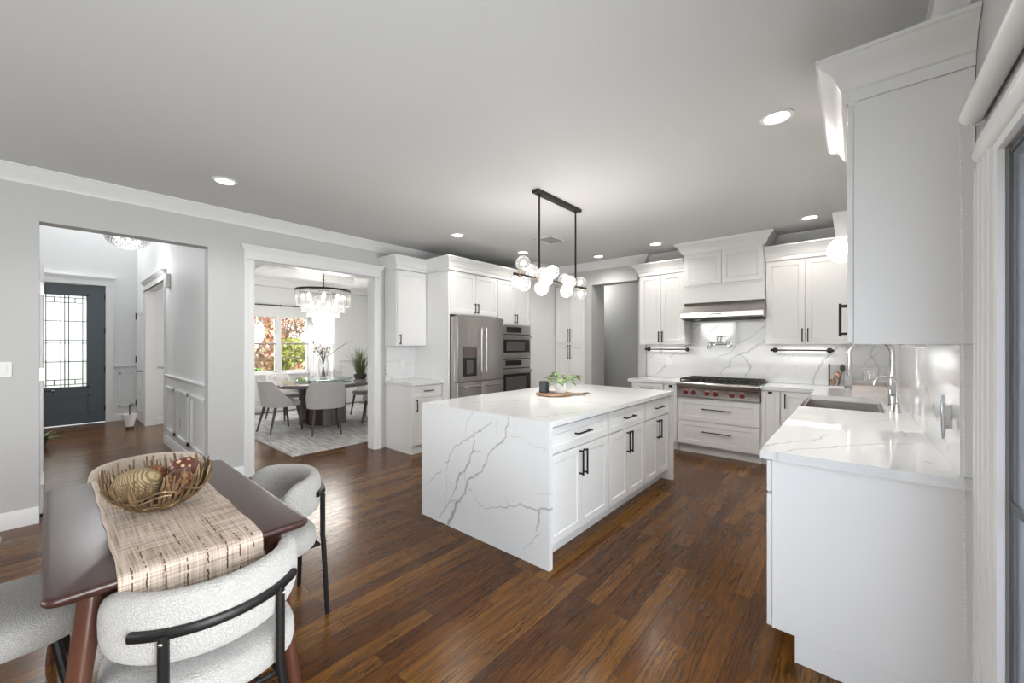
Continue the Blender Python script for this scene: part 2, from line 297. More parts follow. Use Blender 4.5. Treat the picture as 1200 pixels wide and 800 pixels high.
# ------------------------------------------------------------------ mesh helpers
class MB:
    def __init__(s): s.bm = bmesh.new()
    def quad(s, pts): return s.bm.faces.new([s.bm.verts.new(p) for p in pts])
    def box(s, x0, x1, y0, y1, z0, z1):
        v = [s.bm.verts.new((x, y, z)) for x in (x0, x1) for y in (y0, y1) for z in (z0, z1)]
        for f in ((0, 1, 3, 2), (4, 6, 7, 5), (0, 4, 5, 1), (2, 3, 7, 6), (0, 2, 6, 4), (1, 5, 7, 3)):
            s.bm.faces.new([v[i] for i in f])
        return s
    def loft(s, rings, caps=True, closed=False):
        R = [[s.bm.verts.new(p) for p in r] for r in rings]; n = len(R[0]); k = len(R)
        for i in range(k if closed else k - 1):
            a, b = R[i], R[(i + 1) % k]
            for j in range(n):
                try: s.bm.faces.new((a[j], a[(j + 1) % n], b[(j + 1) % n], b[j]))
                except ValueError: pass
        if caps and not closed:
            s.bm.faces.new(R[0][::-1]); s.bm.faces.new(R[-1])
        return s
    def tube(s, pts, r, n=10, closed=False, caps=True):
        pts = [Vector(p) for p in pts]; k = len(pts); rr = r if isinstance(r, (list, tuple)) else [r] * k
        rings = []; up = None
        for i, p in enumerate(pts):
            if closed: t = pts[(i + 1) % k] - pts[i - 1]
            else: t = pts[min(i + 1, k - 1)] - pts[max(i - 1, 0)]
            t.normalize()
            if up is None:
                up = Vector((0, 0, 1)) if abs(t.z) < 0.9 else Vector((1, 0, 0))
            a = t.cross(up)
            if a.length < 1e-6: a = t.cross(Vector((0.3, 0.9, 0.1)))
            a.normalize(); b = a.cross(t).normalized(); up = b
            rings.append([p + (a * math.cos(2 * PI * j / n) + b * math.sin(2 * PI * j / n)) * rr[i] for j in range(n)])
        return s.loft(rings, caps, closed)
    def lathe(s, prof, c=(0, 0, 0), n=24, caps=True):
        return s.loft([[(c[0] + r * math.cos(2 * PI * j / n), c[1] + r * math.sin(2 * PI * j / n), c[2] + z) for j in range(n)] for r, z in prof], caps)
    def sphere(s, c, r, u=16, v=10, sc=(1, 1, 1)):
        bmesh.ops.create_uvsphere(s.bm, u_segments=u, v_segments=v, radius=r,
            matrix=Matrix.Translation(c) @ Matrix.Diagonal((sc[0], sc[1], sc[2], 1))); return s
    def sweep(s, path, prof, closed=False):
        """profile (out, z) swept along an xy path; 'out' is to the right of travel, mitred"""
        P2 = [Vector((p[0], p[1])) for p in path]; k = len(P2); rings = []
        for i in range(k):
            d1 = (P2[i] - P2[i - 1]).normalized() if i > 0 or closed else None
            d2 = (P2[(i + 1) % k] - P2[i]).normalized() if i < k - 1 or closed else None
            d1 = d1 or d2; d2 = d2 or d1
            n1 = Vector((d1.y, -d1.x)); n2 = Vector((d2.y, -d2.x)); m = (n1 + n2).normalized(); m /= max(0.2, m.dot(n1))
            rings.append([(P2[i].x + m.x * o, P2[i].y + m.y * o, z) for o, z in prof])
        return s.loft(rings, not closed, closed)
    def shaker(s, x0, x1, z0, z1, y=0.0, th=0.02, rail=0.058, dep=0.007):
        """a framed door front in the xz plane, face at y-th, back at y"""
        s.box(x0, x1, y - th + dep + 0.002, y, z0, z1) if False else None
        f = y - th; i0, i1, k0, k1 = x0 + rail, x1 - rail, z0 + rail, z1 - rail; g = 0.005
        O = [(x0, z0), (x1, z0), (x1, z1), (x0, z1)]; I = [(i0, k0), (i1, k0), (i1, k1), (i0, k1)]
        J = [(i0 + g, k0 + g), (i1 - g, k0 + g), (i1 - g, k1 - g), (i0 + g, k1 - g)]
        bk = [s.bm.verts.new((a, y, b)) for a, b in O]; of = [s.bm.verts.new((a, f, b)) for a, b in O]
        inn = [s.bm.verts.new((a, f, b)) for a, b in I]; jn = [s.bm.verts.new((a, f + dep, b)) for a, b in J]
        s.bm.faces.new(bk[::-1])
        for a in range(4):
            b = (a + 1) % 4
            s.bm.faces.new((bk[a], bk[b], of[b], of[a])); s.bm.faces.new((of[a], of[b], inn[b], inn[a])); s.bm.faces.new((inn[a], inn[b], jn[b], jn[a]))
        s.bm.faces.new(jn); return s
    def obj(s, name, m, parent=None, bevel=0, angle=35, smooth=True, sub=0, recenter=True):
        bmesh.ops.recalc_face_normals(s.bm, faces=s.bm.faces)
        me = bpy.data.meshes.new(name); off = Vector((0, 0, 0))
        if parent is None and recenter and len(s.bm.verts):
            xs = [v.co for v in s.bm.verts]
            lo = [min(v[i] for v in xs) for i in range(3)]; hi = [max(v[i] for v in xs) for i in range(3)]
            off = Vector(((lo[0] + hi[0]) / 2, (lo[1] + hi[1]) / 2, lo[2]))
            bmesh.ops.translate(s.bm, verts=s.bm.verts, vec=-off)
        s.bm.to_mesh(me); s.bm.free(); me.materials.append(m)
        if smooth:
            for p in me.polygons: p.use_smooth = True
            me.set_sharp_from_angle(angle=math.radians(angle))
        o = bpy.data.objects.new(name, me); COL.objects.link(o); o.location = off
        if parent is not None: o.parent = parent
        if bevel:
            b = o.modifiers.new('bevel', 'BEVEL'); b.width = bevel; b.segments = 2; b.limit_method = 'ANGLE'; b.angle_limit = math.radians(40); b.harden_normals = False
        if sub:
            b = o.modifiers.new('sub', 'SUBSURF'); b.levels = sub; b.render_levels = sub
        return o
def thing(name, label, cat, loc=(0, 0, 0), rz=0, group=None):
    o = bpy.data.objects.new(name, None); COL.objects.link(o); o.empty_display_size = 0.1
    o.location = loc; o.rotation_euler = (0, 0, rz); o['label'] = label; o['category'] = cat
    if group: o['group'] = group
    return o
def tag(o, label, cat, group=None, kind=None):
    o['label'] = label; o['category'] = cat
    if group: o['group'] = group
    if kind: o['kind'] = kind
    return o
def struct(o, label=None, cat=None):
    o['kind'] = 'structure'
    if label: o['label'] = label
    if cat: o['category'] = cat
    return o
def lab(o, t): o['label'] = t; return o
def copy_tree(o, parent=None):
    c = o.copy(); COL.objects.link(c)
    if parent is not None: c.parent = parent
    for ch in list(o.children): copy_tree(ch, c)
    return c
def arc(c, r, a0, a1, n, z=0.0):
    return [(c[0] + r * math.cos(a0 + (a1 - a0) * i / n), c[1] + r * math.sin(a0 + (a1 - a0) * i / n), z) for i in range(n + 1)]

def veined(name, corner, udir, vdir, nu, nv, veins, toUV, parent, thick, wscale=0.00085, soft=0.7):
    """slab face of nu x nv cells from corner along udir/vdir with vein depth stored per vertex, closed into a slab by 'thick'"""
    import numpy as np
    c = np.array(corner, float); u = np.array(udir, float); v = np.array(vdir, float)
    lu, lv = np.linalg.norm(u), np.linalg.norm(v)
    gu = np.linspace(0, 1, nu + 1); gv = np.linspace(0, 1, nv + 1)
    U, V = np.meshgrid(gu, gv, indexing='ij')
    pts = c + U[..., None] * u + V[..., None] * v
    A = np.zeros(U.shape); rng = np.random.RandomState(len(veins) + nu)
    ph = rng.rand(6) * 6
    pu = U * lu; pv = V * lv
    ju = pu + 0.006 * np.sin(pv * 31 + ph[0]) + 0.004 * np.sin(pv * 73 + pu * 20 + ph[1]) + 0.002 * np.sin(pv * 160 + ph[4])
    jv = pv + 0.006 * np.sin(pu * 29 + ph[2]) + 0.004 * np.sin(pu * 67 + pv * 18 + ph[3]) + 0.002 * np.sin(pu * 150 + ph[5])
    for line in veins:
        Q = [(*toUV(a, b), w_) for a, b, w_ in line]
        for (a0, b0, w0), (a1, b1, w1) in zip(Q, Q[1:]):
            dx, dy = a1 - a0, b1 - b0; l2 = dx * dx + dy * dy + 1e-9
            t = np.clip(((ju - a0) * dx + (jv - b0) * dy) / l2, 0, 1)
            d = np.hypot(ju - a0 - t * dx, jv - b0 - t * dy)
            wd = (w0 + (w1 - w0) * t) * wscale
            A = np.maximum(A, np.clip(1.25 - d / (wd + 1e-6) * soft, 0, 1) * np.clip(0.35 + 0.09 * (w0 + w1) / 2, 0, 1))
    n = np.cross(u, v); n /= np.linalg.norm(n)
    verts = pts.reshape(-1, 3); nr = nv + 1
    faces = [(i * nr + j, (i + 1) * nr + j, (i + 1) * nr + j + 1, i * nr + j + 1) for i in range(nu) for j in range(nv)]
    vl = [tuple(p) for p in verts]; k = len(vl)
    # border loop and the back of the slab
    loop = [i * nr for i in range(nu)] + [nu * nr + j for j in range(nv)] + [i * nr + nv for i in range(nu, 0, -1)] + [j for j in range(nv, 0, -1)]
    back = [tuple(np.array(vl[i]) - n * thick) for i in loop]
    vl += back; m = len(loop)
    for i in range(m):
        j = (i + 1) % m
        faces.append((loop[j], loop[i], k + i, k + j))
    faces.append(tuple(k + i for i in range(m - 1, -1, -1)))
    me = bpy.data.meshes.new(name); me.from_pydata(vl, [], faces); me.update()
    at = me.attributes.new('vein', 'FLOAT', 'POINT')
    vals = list(A.reshape(-1)) + [float(A.reshape(-1)[i]) for i in loop]
    at.data.foreach_set('value', [float(x) for x in vals])
    me.materials.append(quartz_m)
    o = bpy.data.objects.new(name, me); COL.objects.link(o)
    if parent is not None: o.parent = parent
    return o

# ================================================================== SETTING
WL, WR, WB, CE = -4.83, 0.33, 5.97, 2.745
b = MB(); b.box(-10.4, 0.5, -2.85, 1.17, -0.1, 0); b.box(-9.4, 0.5, 1.17, 7.4, -0.1, 0)
struct(b.obj('floor', floor_m, recenter=False, smooth=False))
b = MB(); b.box(-60, 40, -40, 40, -0.5, -0.12); struct(b.obj('ground', lawn_m, recenter=False))
b = MB(); b.box(-4.98, 0.5, -2.85, 7.4, CE, CE + 0.12); struct(b.obj('ceiling', ceil_m, recenter=False))
b = MB(); b.box(-9.4, -4.98, 1.17, 5.35, CE, CE + 0.12); struct(b.obj('ceiling_dining', trim_m, recenter=False))
b = MB(); b.box(-10.4, -4.86, -1.75, 1.17, 4.9, 5.0); struct(b.obj('ceiling_foyer', foyer_m, recenter=False))

PY0, PY1, PZ = -0.067, 1.006, 2.358          # passage to the foyer
DY0, DY1, DZ = 1.395, 2.80, 2.288            # cased opening to the dining room
b = MB()
b.box(-4.98, WL, -2.85, PY0, 0, CE); b.box(-4.98, WL, PY0, PY1, PZ, CE); b.box(-4.98, WL, PY1, DY0, 0, CE)
b.box(-4.98, WL, DY0, DY1, DZ, CE); b.box(-4.98, WL, DY1, 7.4, 0, CE); b.box(-4.98, -4.86, -1.75, 1.17, CE, 4.9)
struct(b.obj('wall_left', wall_m, recenter=False, smooth=False))
b = MB()      # back wall with the opening to the hall
b.box(-4.83, -4.05, 5.16, 5.97, 0, CE)
struct(b.obj('wall_pantry', cab_m, recenter=False, smooth=False)); b = MB()
b.box(-4.05, -3.43, 5.86, 6.45, 2.42, CE); b.box(-3.43, -3.31, 5.86, 6.30, 0, CE); b.box(-3.31, -2.52, 5.86, 6.09, 2.385, CE)
struct(b.obj('wall_header', wall_m, recenter=False, smooth=False)); b = MB()
b.box(-2.52, -2.41, 5.90, 6.09, 0, CE); struct(b.obj('wall_end', wall_m, recenter=False, smooth=False)); b = MB(); b.box(-2.41, 0.45, WB, 6.09, 0, CE)
struct(b.obj('wall_back', wall_m, recenter=False, smooth=False))
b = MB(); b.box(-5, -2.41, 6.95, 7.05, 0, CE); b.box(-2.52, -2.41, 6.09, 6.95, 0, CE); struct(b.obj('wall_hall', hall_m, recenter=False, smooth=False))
b = MB()      # right wall with the glazed patio door
b.box(WR, 0.46, 1.81, 6.09, 0, CE); b.box(WR, 0.46, -0.70, 1.81, 1.96, CE); b.box(WR, 0.46, -2.85, -0.70, 0, CE)
struct(b.obj('wall_right', wall_m, recenter=False, smooth=False))
b = MB()
b.box(-4.83, -4.1, -2.85, -2.72, 0, CE); b.box(-0.5, 0.33, -2.85, -2.72, 0, CE)
b.box(-4.1, -0.5, -2.85, -2.72, 0, 0.75); b.box(-4.1, -0.5, -2.85, -2.72, 2.25, CE)
struct(b.obj('wall_rear', wall_m, recenter=False, smooth=False))
# foyer shell
b = MB(); b.box(-10.37, -10.25, -1.75, -0.36, 0, 4.9); b.box(-10.37, -10.25, 0.63, 1.17, 0, 4.9); b.box(-10.37, -10.25, -0.36, 0.63, 2.45, 4.9)
struct(b.obj('wall_foyer_front', foyer_m, recenter=False, smooth=False))
b = MB(); b.box(-10.25, -9.2, 1.05, 1.17, 0, 4.9); b.box(-7.45, -4.98, 1.05, 1.17, 0, 4.9); b.box(-9.2, -7.45, 1.05, 1.17, 2.31, 4.9)
struct(b.obj('wall_foyer_right', foyer_m, recenter=False, smooth=False))
b = MB(); b.box(-10.25, -4.98, -1.75, -1.62, 0, 4.9); struct(b.obj('wall_foyer_left', foyer_m, recenter=False, smooth=False))
# dining shell
WX0, WZ0, WZ1 = -9.25, 0.79, 2.03
b = MB(); b.box(-9.37, WX0, 1.17, 2.44, 0, CE); b.box(-9.37, WX0, 4.34, 5.35, 0, CE); b.box(-9.37, WX0, 2.44, 4.34, 0, WZ0); b.box(-9.37, WX0, 2.44, 4.34, WZ1, CE)
struct(b.obj('wall_dining_window', foyer_m, recenter=False, smooth=False))
b = MB(); b.box(-9.25, -4.98, 5.22, 5.34, 0, CE); struct(b.obj('wall_dining_right', foyer_m, recenter=False, smooth=False))

# crown mouldings and baseboards
CR = [(0, -0.115), (0.012, -0.115), (0.016, -0.10), (0.03, -0.085), (0.055, -0.045), (0.085, -0.025), (0.092, -0.012), (0.105, -0.01), (0.105, 0), (0, 0)]
crz = [(o, CE + z) for o, z in CR]
b = MB(); b.sweep([(WL, -2.72), (WL, 5.155)], crz); struct(b.obj('trim_1', trim_m, recenter=False))
b = MB(); b.sweep([(WL, 5.16), (-4.05, 5.16), (-4.05, 5.86), (-2.41, 5.86), (-2.41, WB), (WR, WB), (WR, -2.72)][1:] , crz); struct(b.obj('trim_2', trim_m, recenter=False))
BB = [(0, 0), (0.016, 0), (0.016, 0.105), (0.008, 0.125), (0, 0.13)]
b = MB(); b.sweep([(WL, -2.72), (WL, PY0)], BB); b.sweep([(WL, PY1), (WL, 1.31)], BB); struct(b.obj('baseboard_left', trim_m, recenter=False))
b = MB(); b.sweep([(-10.25, 0.72), (-10.25, 1.05), (-10.12, 1.05)][:2], BB); b.sweep([(-7.37, 1.05), (-4.98, 1.05)], BB); struct(b.obj('baseboard_foyer', trim_m, recenter=False))
b = MB(); b.sweep([(WX0, 1.17), (WX0, 5.22), (-4.98, 5.22)], BB); struct(b.obj('baseboard_dining', trim_m, recenter=False))
b = MB(); b.sweep([(-2.8, 6.95), (-2.52, 6.95)], BB); b.sweep([(-3.31, 6.3), (-3.31, 5.86)][::-1] if False else [(-3.31, 5.9), (-3.31, 6.3)][::-1], BB); struct(b.obj('baseboard_hall', trim_m, recenter=False))

# cased opening to the dining room: jambs, casings and a capped head
def casing(b, axis, plane, sgn, a0, a1, z1, wd=0.088, th=0.02, head=0.15, ext=0.03):
    """flat casing with a raised back band; axis 'Y' lies on a wall x=plane facing sgn, axis 'X' on y=plane"""
    def bx(p0, p1, q0, q1, z0, zz):
        lo, hi = sorted((plane + sgn * p0, plane + sgn * p1))
        if axis == 'Y': b.box(lo, hi, q0, q1, z0, zz)
        else: b.box(q0, q1, lo, hi, z0, zz)
    for s0, s1, t0, t1 in ((a0 - wd, a0, a0 - wd, a0 - wd + 0.02), (a1, a1 + wd, a1 + wd - 0.02, a1 + wd)):
        bx(0, th * 0.75, s0 + 0.001, s1 - 0.001, 0, z1); bx(0, th * 1.25, t0, t1, 0, z1 + 0.0005)
        m0, m1 = s0 + wd * 0.42, s0 + wd * 0.52; bx(0, th, m0, m1, 0, z1)
    bx(0, th, a0 - wd, a1 + wd, z1, z1 + head * 0.62)
    bx(0, th * 1.5, a0 - wd - 0.01, a1 + wd + 0.01, z1, z1 + 0.014)
    for k in range(5):
        bx(0, th + 0.009 * (k + 1), a0 - wd - 0.007 * (k + 1), a1 + wd + 0.007 * (k + 1), z1 + head * (0.62 + 0.076 * k), z1 + head * (0.62 + 0.076 * (k + 1)))
b = MB(); casing(b, 'Y', WL, 1, DY0, DY1, DZ); b.box(-4.985, WL, DY0 - 0.002, DY0 + 0.012, 0, DZ); b.box(-4.985, WL, DY1 - 0.012, DY1 + 0.002, 0, DZ); b.box(-4.985, WL, DY0, DY1, DZ - 0.012, DZ)
struct(b.obj('trim_3', trim_m, recenter=False))
b = MB(); casing(b, 'X', 1.05, -1, -9.2, -7.45, 2.31, 0.10); b.box(-9.215, -9.19, 1.044, 1.19, 0, 2.309); b.box(-7.46, -7.435, 1.044, 1.19, 0, 2.309)
struct(b.obj('trim_4', trim_m, recenter=False))
b = MB(); casing(b, 'Y', -10.25, 1, -0.36, 0.63, 2.45, 0.10); struct(b.obj('trim_5', trim_m, recenter=False))
# wainscot: chair rail and framed panels
RAIL = [(0, 0), (0.012, 0), (0.018, 0.02), (0.034, 0.035), (0.034, 0.05), (0, 0.055)]
def frame_panel(b, axis, plane, sgn, a0, a1, z0, z1, w_=0.03, th=0.014):
    def bx(q0, q1, zz0, zz1):
        lo, hi = sorted((plane, plane + sgn * th))
        if axis == 'Y': b.box(lo, hi, q0, q1, zz0, zz1)
        else: b.box(q0, q1, lo, hi, zz0, zz1)
    bx(a0, a1, z0, z0 + w_); bx(a0, a1, z1 - w_, z1); bx(a0, a0 + w_, z0, z1); bx(a1 - w_, a1, z0, z1)
b = MB(); b.sweep([(-7.34, 1.05), (-4.98, 1.05)], [(o, z + 0.93) for o, z in RAIL]); b.box(-7.34, -4.98, 1.04, 1.05, 0.82, 0.93)
for a0, a1 in ((-7.28, -6.72), (-6.56, -5.92), (-5.76, -5.10)):
    frame_panel(b, 'X', 1.05, -1, a0, a1, 0.20, 0.82, 0.04, 0.022)
    b.box(a0, a1, 1.012, 1.05, 0.79, 0.825)
struct(b.obj('trim_6', trim_m, recenter=False))
b = MB(); b.sweep([(-10.25, 0.74), (-10.25, 1.05)], [(o, z + 0.96) for o, z in RAIL]); frame_panel(b, 'Y', -10.25, 1, 0.80, 0.98, 0.25, 0.88)
struct(b.obj('trim_7', trim_m, recenter=False))
b = MB(); b.sweep([(WX0, 1.17), (WX0, 2.36)], [(o, z + 0.98) for o, z in RAIL]); b.sweep([(WX0, 4.45), (WX0, 5.22), (-4.98, 5.22)], [(o, z + 0.98) for o, z in RAIL])
for a0, a1 in ((1.3, 2.3), (2.42, 3.0), (3.1, 3.75), (4.5, 5.1)):
    frame_panel(b, 'Y', WX0, 1, a0, a1, 0.22, 0.66 if 2.3 < a0 < 3.8 else 0.88)
frame_panel(b, 'X', 5.22, -1, -9.1, -7.4, 0.22, 0.88)
struct(b.obj('trim_8', trim_m, recenter=False))
# coffered dining ceiling
b = MB()
for x in (-9.15, -7.75, -6.35, -5.06):
    b.box(x - 0.09, x + 0.09, 1.17, 5.22, 2.60, CE)
    for s_ in (-1, 1): b.box(x + s_ * 0.09 - 0.025, x + s_ * 0.09 + 0.025, 1.17, 5.22, 2.69, CE)
for y in (1.25, 2.2, 4.1, 5.13):
    b.box(-9.25, -4.98, y - 0.09, y + 0.09, 2.601, CE)
    for s_ in (-1, 1): b.box(-9.25, -4.98, y + s_ * 0.09 - 0.025, y + s_ * 0.09 + 0.025, 2.691, CE)
struct(b.obj('trim_9', trim_m, recenter=False))

# dining room window: two double-hung sashes, a third added behind the curtain to backlight it
def casem(b, x, y0, y1, z0, z1, wd, th=0.04):
    b.box(x - th / 2, x + th / 2, y0, y1, z0, z0 + wd); b.box(x - th / 2, x + th / 2, y0, y1, z1 - wd, z1)
    b.box(x - th / 2, x + th / 2, y0, y0 + wd, z0, z1); b.box(x - th / 2, x + th / 2, y1 - wd, y1, z0, z1)
b = MB(); b.box(-9.36, -9.225, 3.085, 3.175, WZ0, WZ1); b.box(-9.36, -9.225, 3.735, 3.80, WZ0, WZ1); casem(b, -9.295, 2.44, 4.34, WZ0, WZ1, 0.035, 0.13)
b.box(-9.25, -9.225, 2.35, 2.44, 0.74, 2.16); b.box(-9.25, -9.225, 4.34, 4.43, 0.74, 2.16); b.box(-9.25, -9.22, 2.33, 4.45, WZ1, 2.16); b.box(-9.25, -9.17, 2.33, 4.45, 0.755, WZ0); b.box(-9.25, -9.225, 2.35, 4.43, 0.68, 0.755)
win = struct(b.obj('window_1', trim_m, recenter=False))
sash_m = mat('dark_muntin', (0.30, 0.27, 0.25), 0.5)
for y0, y1 in ((2.475, 3.085), (3.175, 3.735), (3.80, 4.305)):
    b = MB(); zm = 1.405
    casem(b, -9.29, y0, y1, zm, WZ1 - 0.035, 0.022, 0.03); casem(b, -9.26, y0, y1, WZ0 + 0.035, zm + 0.025, 0.022, 0.03); sh = b.obj('sash', trim_m, win)
    b = MB(); ym = (y0 + y1) / 2
    for x_, za, zb in ((-9.29, zm, WZ1 - 0.035), (-9.26, WZ0 + 0.035, zm)):
        b.box(x_ - 0.012, x_ + 0.012, ym - 0.009, ym + 0.009, za, zb); b.box(x_ - 0.012, x_ + 0.012, y0 + 0.02, y1 - 0.02, (za + zb) / 2 - 0.009, (za + zb) / 2 + 0.009)
    b.box(-9.275, -9.243, y0 + 0.015, y1 - 0.015, zm - 0.008, zm + 0.02)
    b.obj('muntins', sash_m, sh)
    b = MB(); b.box(-9.292, -9.288, y0 + 0.01, y1 - 0.01, zm, WZ1 - 0.04); b.box(-9.262, -9.258, y0 + 0.01, y1 - 0.01, WZ0 + 0.04, zm); b.obj('pane', pane_m, sh)

# rear window (behind the camera): frame only, seen in reflections
b = MB()
b.box(-4.1, -0.5, -2.80, -2.75, 0.75, 0.82); b.box(-4.1, -0.5, -2.80, -2.75, 2.18, 2.25)
for x in (-4.1, -2.93, -1.74, -0.57): b.box(x, x + 0.07, -2.80, -2.75, 0.75, 2.25)
struct(b.obj('window_2', trim_m, recenter=False))

# front door with leaded glass
GY0, GY1, GZ0, GZ1 = -0.12, 0.40, 0.66, 2.25
b = MB(); X0, X1 = -10.33, -10.275
b.box(X0, X1, -0.345, GY0, 0.01, 2.44); b.box(X0, X1, GY1, 0.628, 0.01, 2.446); b.box(X0, X1, GY0, GY1, 0.01, GZ0); b.box(X0, X1, GY0, GY1, GZ1, 2.44)
frame_panel(b, 'Y', X1, 1, GY0 - 0.03, GY1 + 0.03, GZ0 - 0.03, GZ1 + 0.03, 0.035, 0.016)
frame_panel(b, 'Y', X1, 1, GY0 - 0.04, GY1 + 0.04, 0.17, 0.52, 0.03, 0.012)
door = struct(b.obj('door_1', frontdoor_m, recenter=False, smooth=False))
b = MB(); b.box(-10.305, -10.297, GY0, GY1, GZ0, GZ1); b.obj('glass', frosted_m, door)
b = MB(); xl0, xl1 = -10.296, -10.286; cy = (GY0 + GY1) / 2; t_ = 0.006
def vb(y, z0, z1): b.box(xl0, xl1, y - t_, y + t_, z0, z1)
def hb(z, y0, y1): b.box(xl0, xl1, y0, y1, z - t_, z + t_)
for y in (GY0 + 0.05, GY1 - 0.05): vb(y, GZ0, GZ1)
for y in (cy - 0.045, cy + 0.045, cy): vb(y, GZ0, GZ1)
for z in (GZ0 + 0.045, GZ1 - 0.045): hb(z, GY0, GY1)
for z in (GZ0 + 0.13, GZ1 - 0.13): hb(z, GY0 + 0.05, GY1 - 0.05)
for z in (1.10, 1.42, 1.47, 1.80): hb(z, GY0, GY1)
for s_ in (-1, 1):
    for z0, z1 in ((GZ0 + 0.045, GZ0 + 0.13), (GZ1 - 0.13, GZ1 - 0.045)): vb(cy + s_ * 0.12, z0, z1)
b.obj('lead_came', lead_m, door)
b = MB()
for z in (0.25, 0.95, 1.65, 2.25): b.box(-10.275, -10.262, 0.612, 0.63, z - 0.05, z + 0.05)
b.obj('hinge', black_m, door)
# interior door standing open at the left of the passage, seen edge-on
b = MB(); b.box(-5.75, -5.02, -0.090, -0.050, 0.012, 2.06)
d2 = struct(b.obj('door_2', trim_m, recenter=False, smooth=False, bevel=0.003))
b = MB()
b.tube([(-5.66, -0.050, 0.96), (-5.66, -0.002, 0.96), (-5.64, 0.004, 0.96), (-5.53, 0.004, 0.96)], 0.011); b.box(-5.69, -5.63, -0.050, -0.045, 0.93, 0.99)
b.obj('door_handle', black_m, d2)
b = MB()
for z in (0.3, 1.15, 1.85): b.box(-5.04, -5.012, -0.082, -0.044, z - 0.05, z + 0.05)
b.obj('hinge', steel_m, d2)
# white panelled closet door on the foyer's right wall
b = MB(); b.box(-10.16, -9.36, 1.028, 1.05, 0.012, 2.08)
frame_panel(b, 'X', 1.028, -1, -10.06, -9.46, 1.05, 1.95, 0.03, 0.008); frame_panel(b, 'X', 1.028, -1, -10.06, -9.46, 0.2, 0.9, 0.03, 0.008)
d3 = struct(b.obj('door_3', trim_m, recenter=False, smooth=False))
b = MB()
for z in (0.32, 1.12, 1.92): b.box(-10.175, -10.13, 1.015, 1.03, z - 0.06, z + 0.06)
b.obj('hinge', black_m, d3)
b = MB(); b.tube([(-9.45, 1.03, 0.93), (-9.45, 0.975, 0.93), (-9.56, 0.972, 0.93)], 0.012); b.obj('door_handle', black_m, d3)

# patio door: casing, vinyl frame and screened pane
b = MB()
for y0, y1 in ((1.80, 2.065), (-0.905, -0.708)):
    b.box(WR - 0.016, WR, y0, y1, 0, 2.075)
    for q in (0.045, 0.11, 0.17, 0.235): b.box(WR - 0.024, WR - 0.001, y0 + q, y0 + q + 0.018, 0, 1.985)
b.box(WR - 0.016, WR, -0.708, 1.80, 1.958, 2.075)
b.loft([[(WR - 0.014 - 0.022 * math.sin(PI * k / 10), y, 1.985 + 0.055 * (1 - math.cos(PI * k / 10)) / 2) for k in range(11)] for y in (-0.88, 1.99)])
b.box(WR - 0.022, WR - 0.002, -0.90, 2.06, 2.045, 2.07)
struct(b.obj('trim_10', trim_m, recenter=False))
b = MB(); casem(b, 0.395, -0.70, 1.806, 0.0, 1.956, 0.03, 0.09); casem(b, 0.385, 0.58, 1.774, 0.03, 1.926, 0.075, 0.035); casem(b, 0.425, -0.67, 0.66, 0.03, 1.926, 0.075, 0.035)
d4 = struct(b.obj('door_4', white_m, recenter=False, bevel=0.004))
b = MB(); b.box(0.382, 0.388, 0.655, 1.70, 0.105, 1.852); b.box(0.422, 0.428, -0.60, 0.59, 0.105, 1.852); b.obj('pane', pane_m, d4)
b = MB(); casem(b, 0.342, 0.60, 1.798, 0.012, 1.950, 0.012, 0.010); b.box(0.337, 0.347, 0.61, 1.79, 0.92, 0.945); b.obj('screen_frame', mat('screen_frame', (0.10, 0.105, 0.115), 0.5), d4)
b = MB(); b.box(0.3415, 0.3425, 0.611, 1.787, 0.023, 1.939); b.obj('insect_screen', screen_m, d4)

# ================================================================== CABINETS
RX, RY0, RXN = PI / 2, 0.0, -PI / 2     # facing +X, -Y, -X
CROWN = [(0, 0), (0.012, 0), (0.012, 0.045), (0.02, 0.05), (0.03, 0.075), (0.05, 0.115), (0.085, 0.14), (0.092, 0.152), (0.10, 0.155), (0.10, 0.17), (0, 0.17)]
def bar_handle(par, x, z, ln, vertical, y=-0.02, r=0.0055):
    m_ = MB(); h = ln / 2
    if vertical:
        m_.box(x - r, x + r, y - 0.036, y - 0.026, z - h, z + h)
        for s_ in (-1, 1): m_.box(x - r, x + r, y - 0.03, y, z + s_ * (h - 0.012) - r, z + s_ * (h - 0.012) + r)
    else:
        m_.box(x - h, x + h, y - 0.036, y - 0.026, z - r, z + r)
        for s_ in (-1, 1): m_.box(x + s_ * (h - 0.012) - r, x + s_ * (h - 0.012) + r, y - 0.03, y, z - r, z + r)
    return m_.obj('handle', black_m, par, bevel=0.0015)
def front(par, kind, x0, x1, z0, z1, hd=None, rail=0.058):
    g = 0.0015
    m_ = MB(); m_.shaker(x0 + g, x1 - g, z0 + g, z1 - g, rail=rail); o = m_.obj(kind, cab_m, par, bevel=0.0015)
    if hd:
        if hd[0] == 'v': bar_handle(o, hd[1], hd[2], hd[3], True)
        elif hd[0] == 'h': bar_handle(o, hd[1], hd[2], hd[3], False)
        elif hd[0] == 'k':
            m_ = MB(); m_.box(hd[1] - 0.02, hd[1] + 0.02, -0.034, -0.02, hd[2] - 0.014, hd[2] + 0.014); m_.obj('knob', black_m, o, bevel=0.003)
    return o
def cabinet(name, label, loc, rz, W, D, H, fronts, toe=0.0, crown=None, crown_z=None, body=None, group=None, toe_in=0.06, z0=0.0):
    t = thing(name, label, 'cabinet', loc, rz, group)
    m_ = MB()
    if body: body(m_)
    else: m_.box(0, W, 0.0005, D, toe, H)
    m_.obj('body', cab_m, t, bevel=0.0015)
    if toe:
        m_ = MB(); m_.box(0.002, W - 0.002, toe_in, D, 0, toe - 0.0005); m_.obj('toe_kick', cab_m, t)
    for f in fronts: front(t, *f)
    if crown:
        cz = H if crown_z is None else crown_z
        m_ = MB(); m_.sweep(crown, [(o, z + cz) for o, z in CROWN]); m_.obj('crown', trim_m, t)
    return t
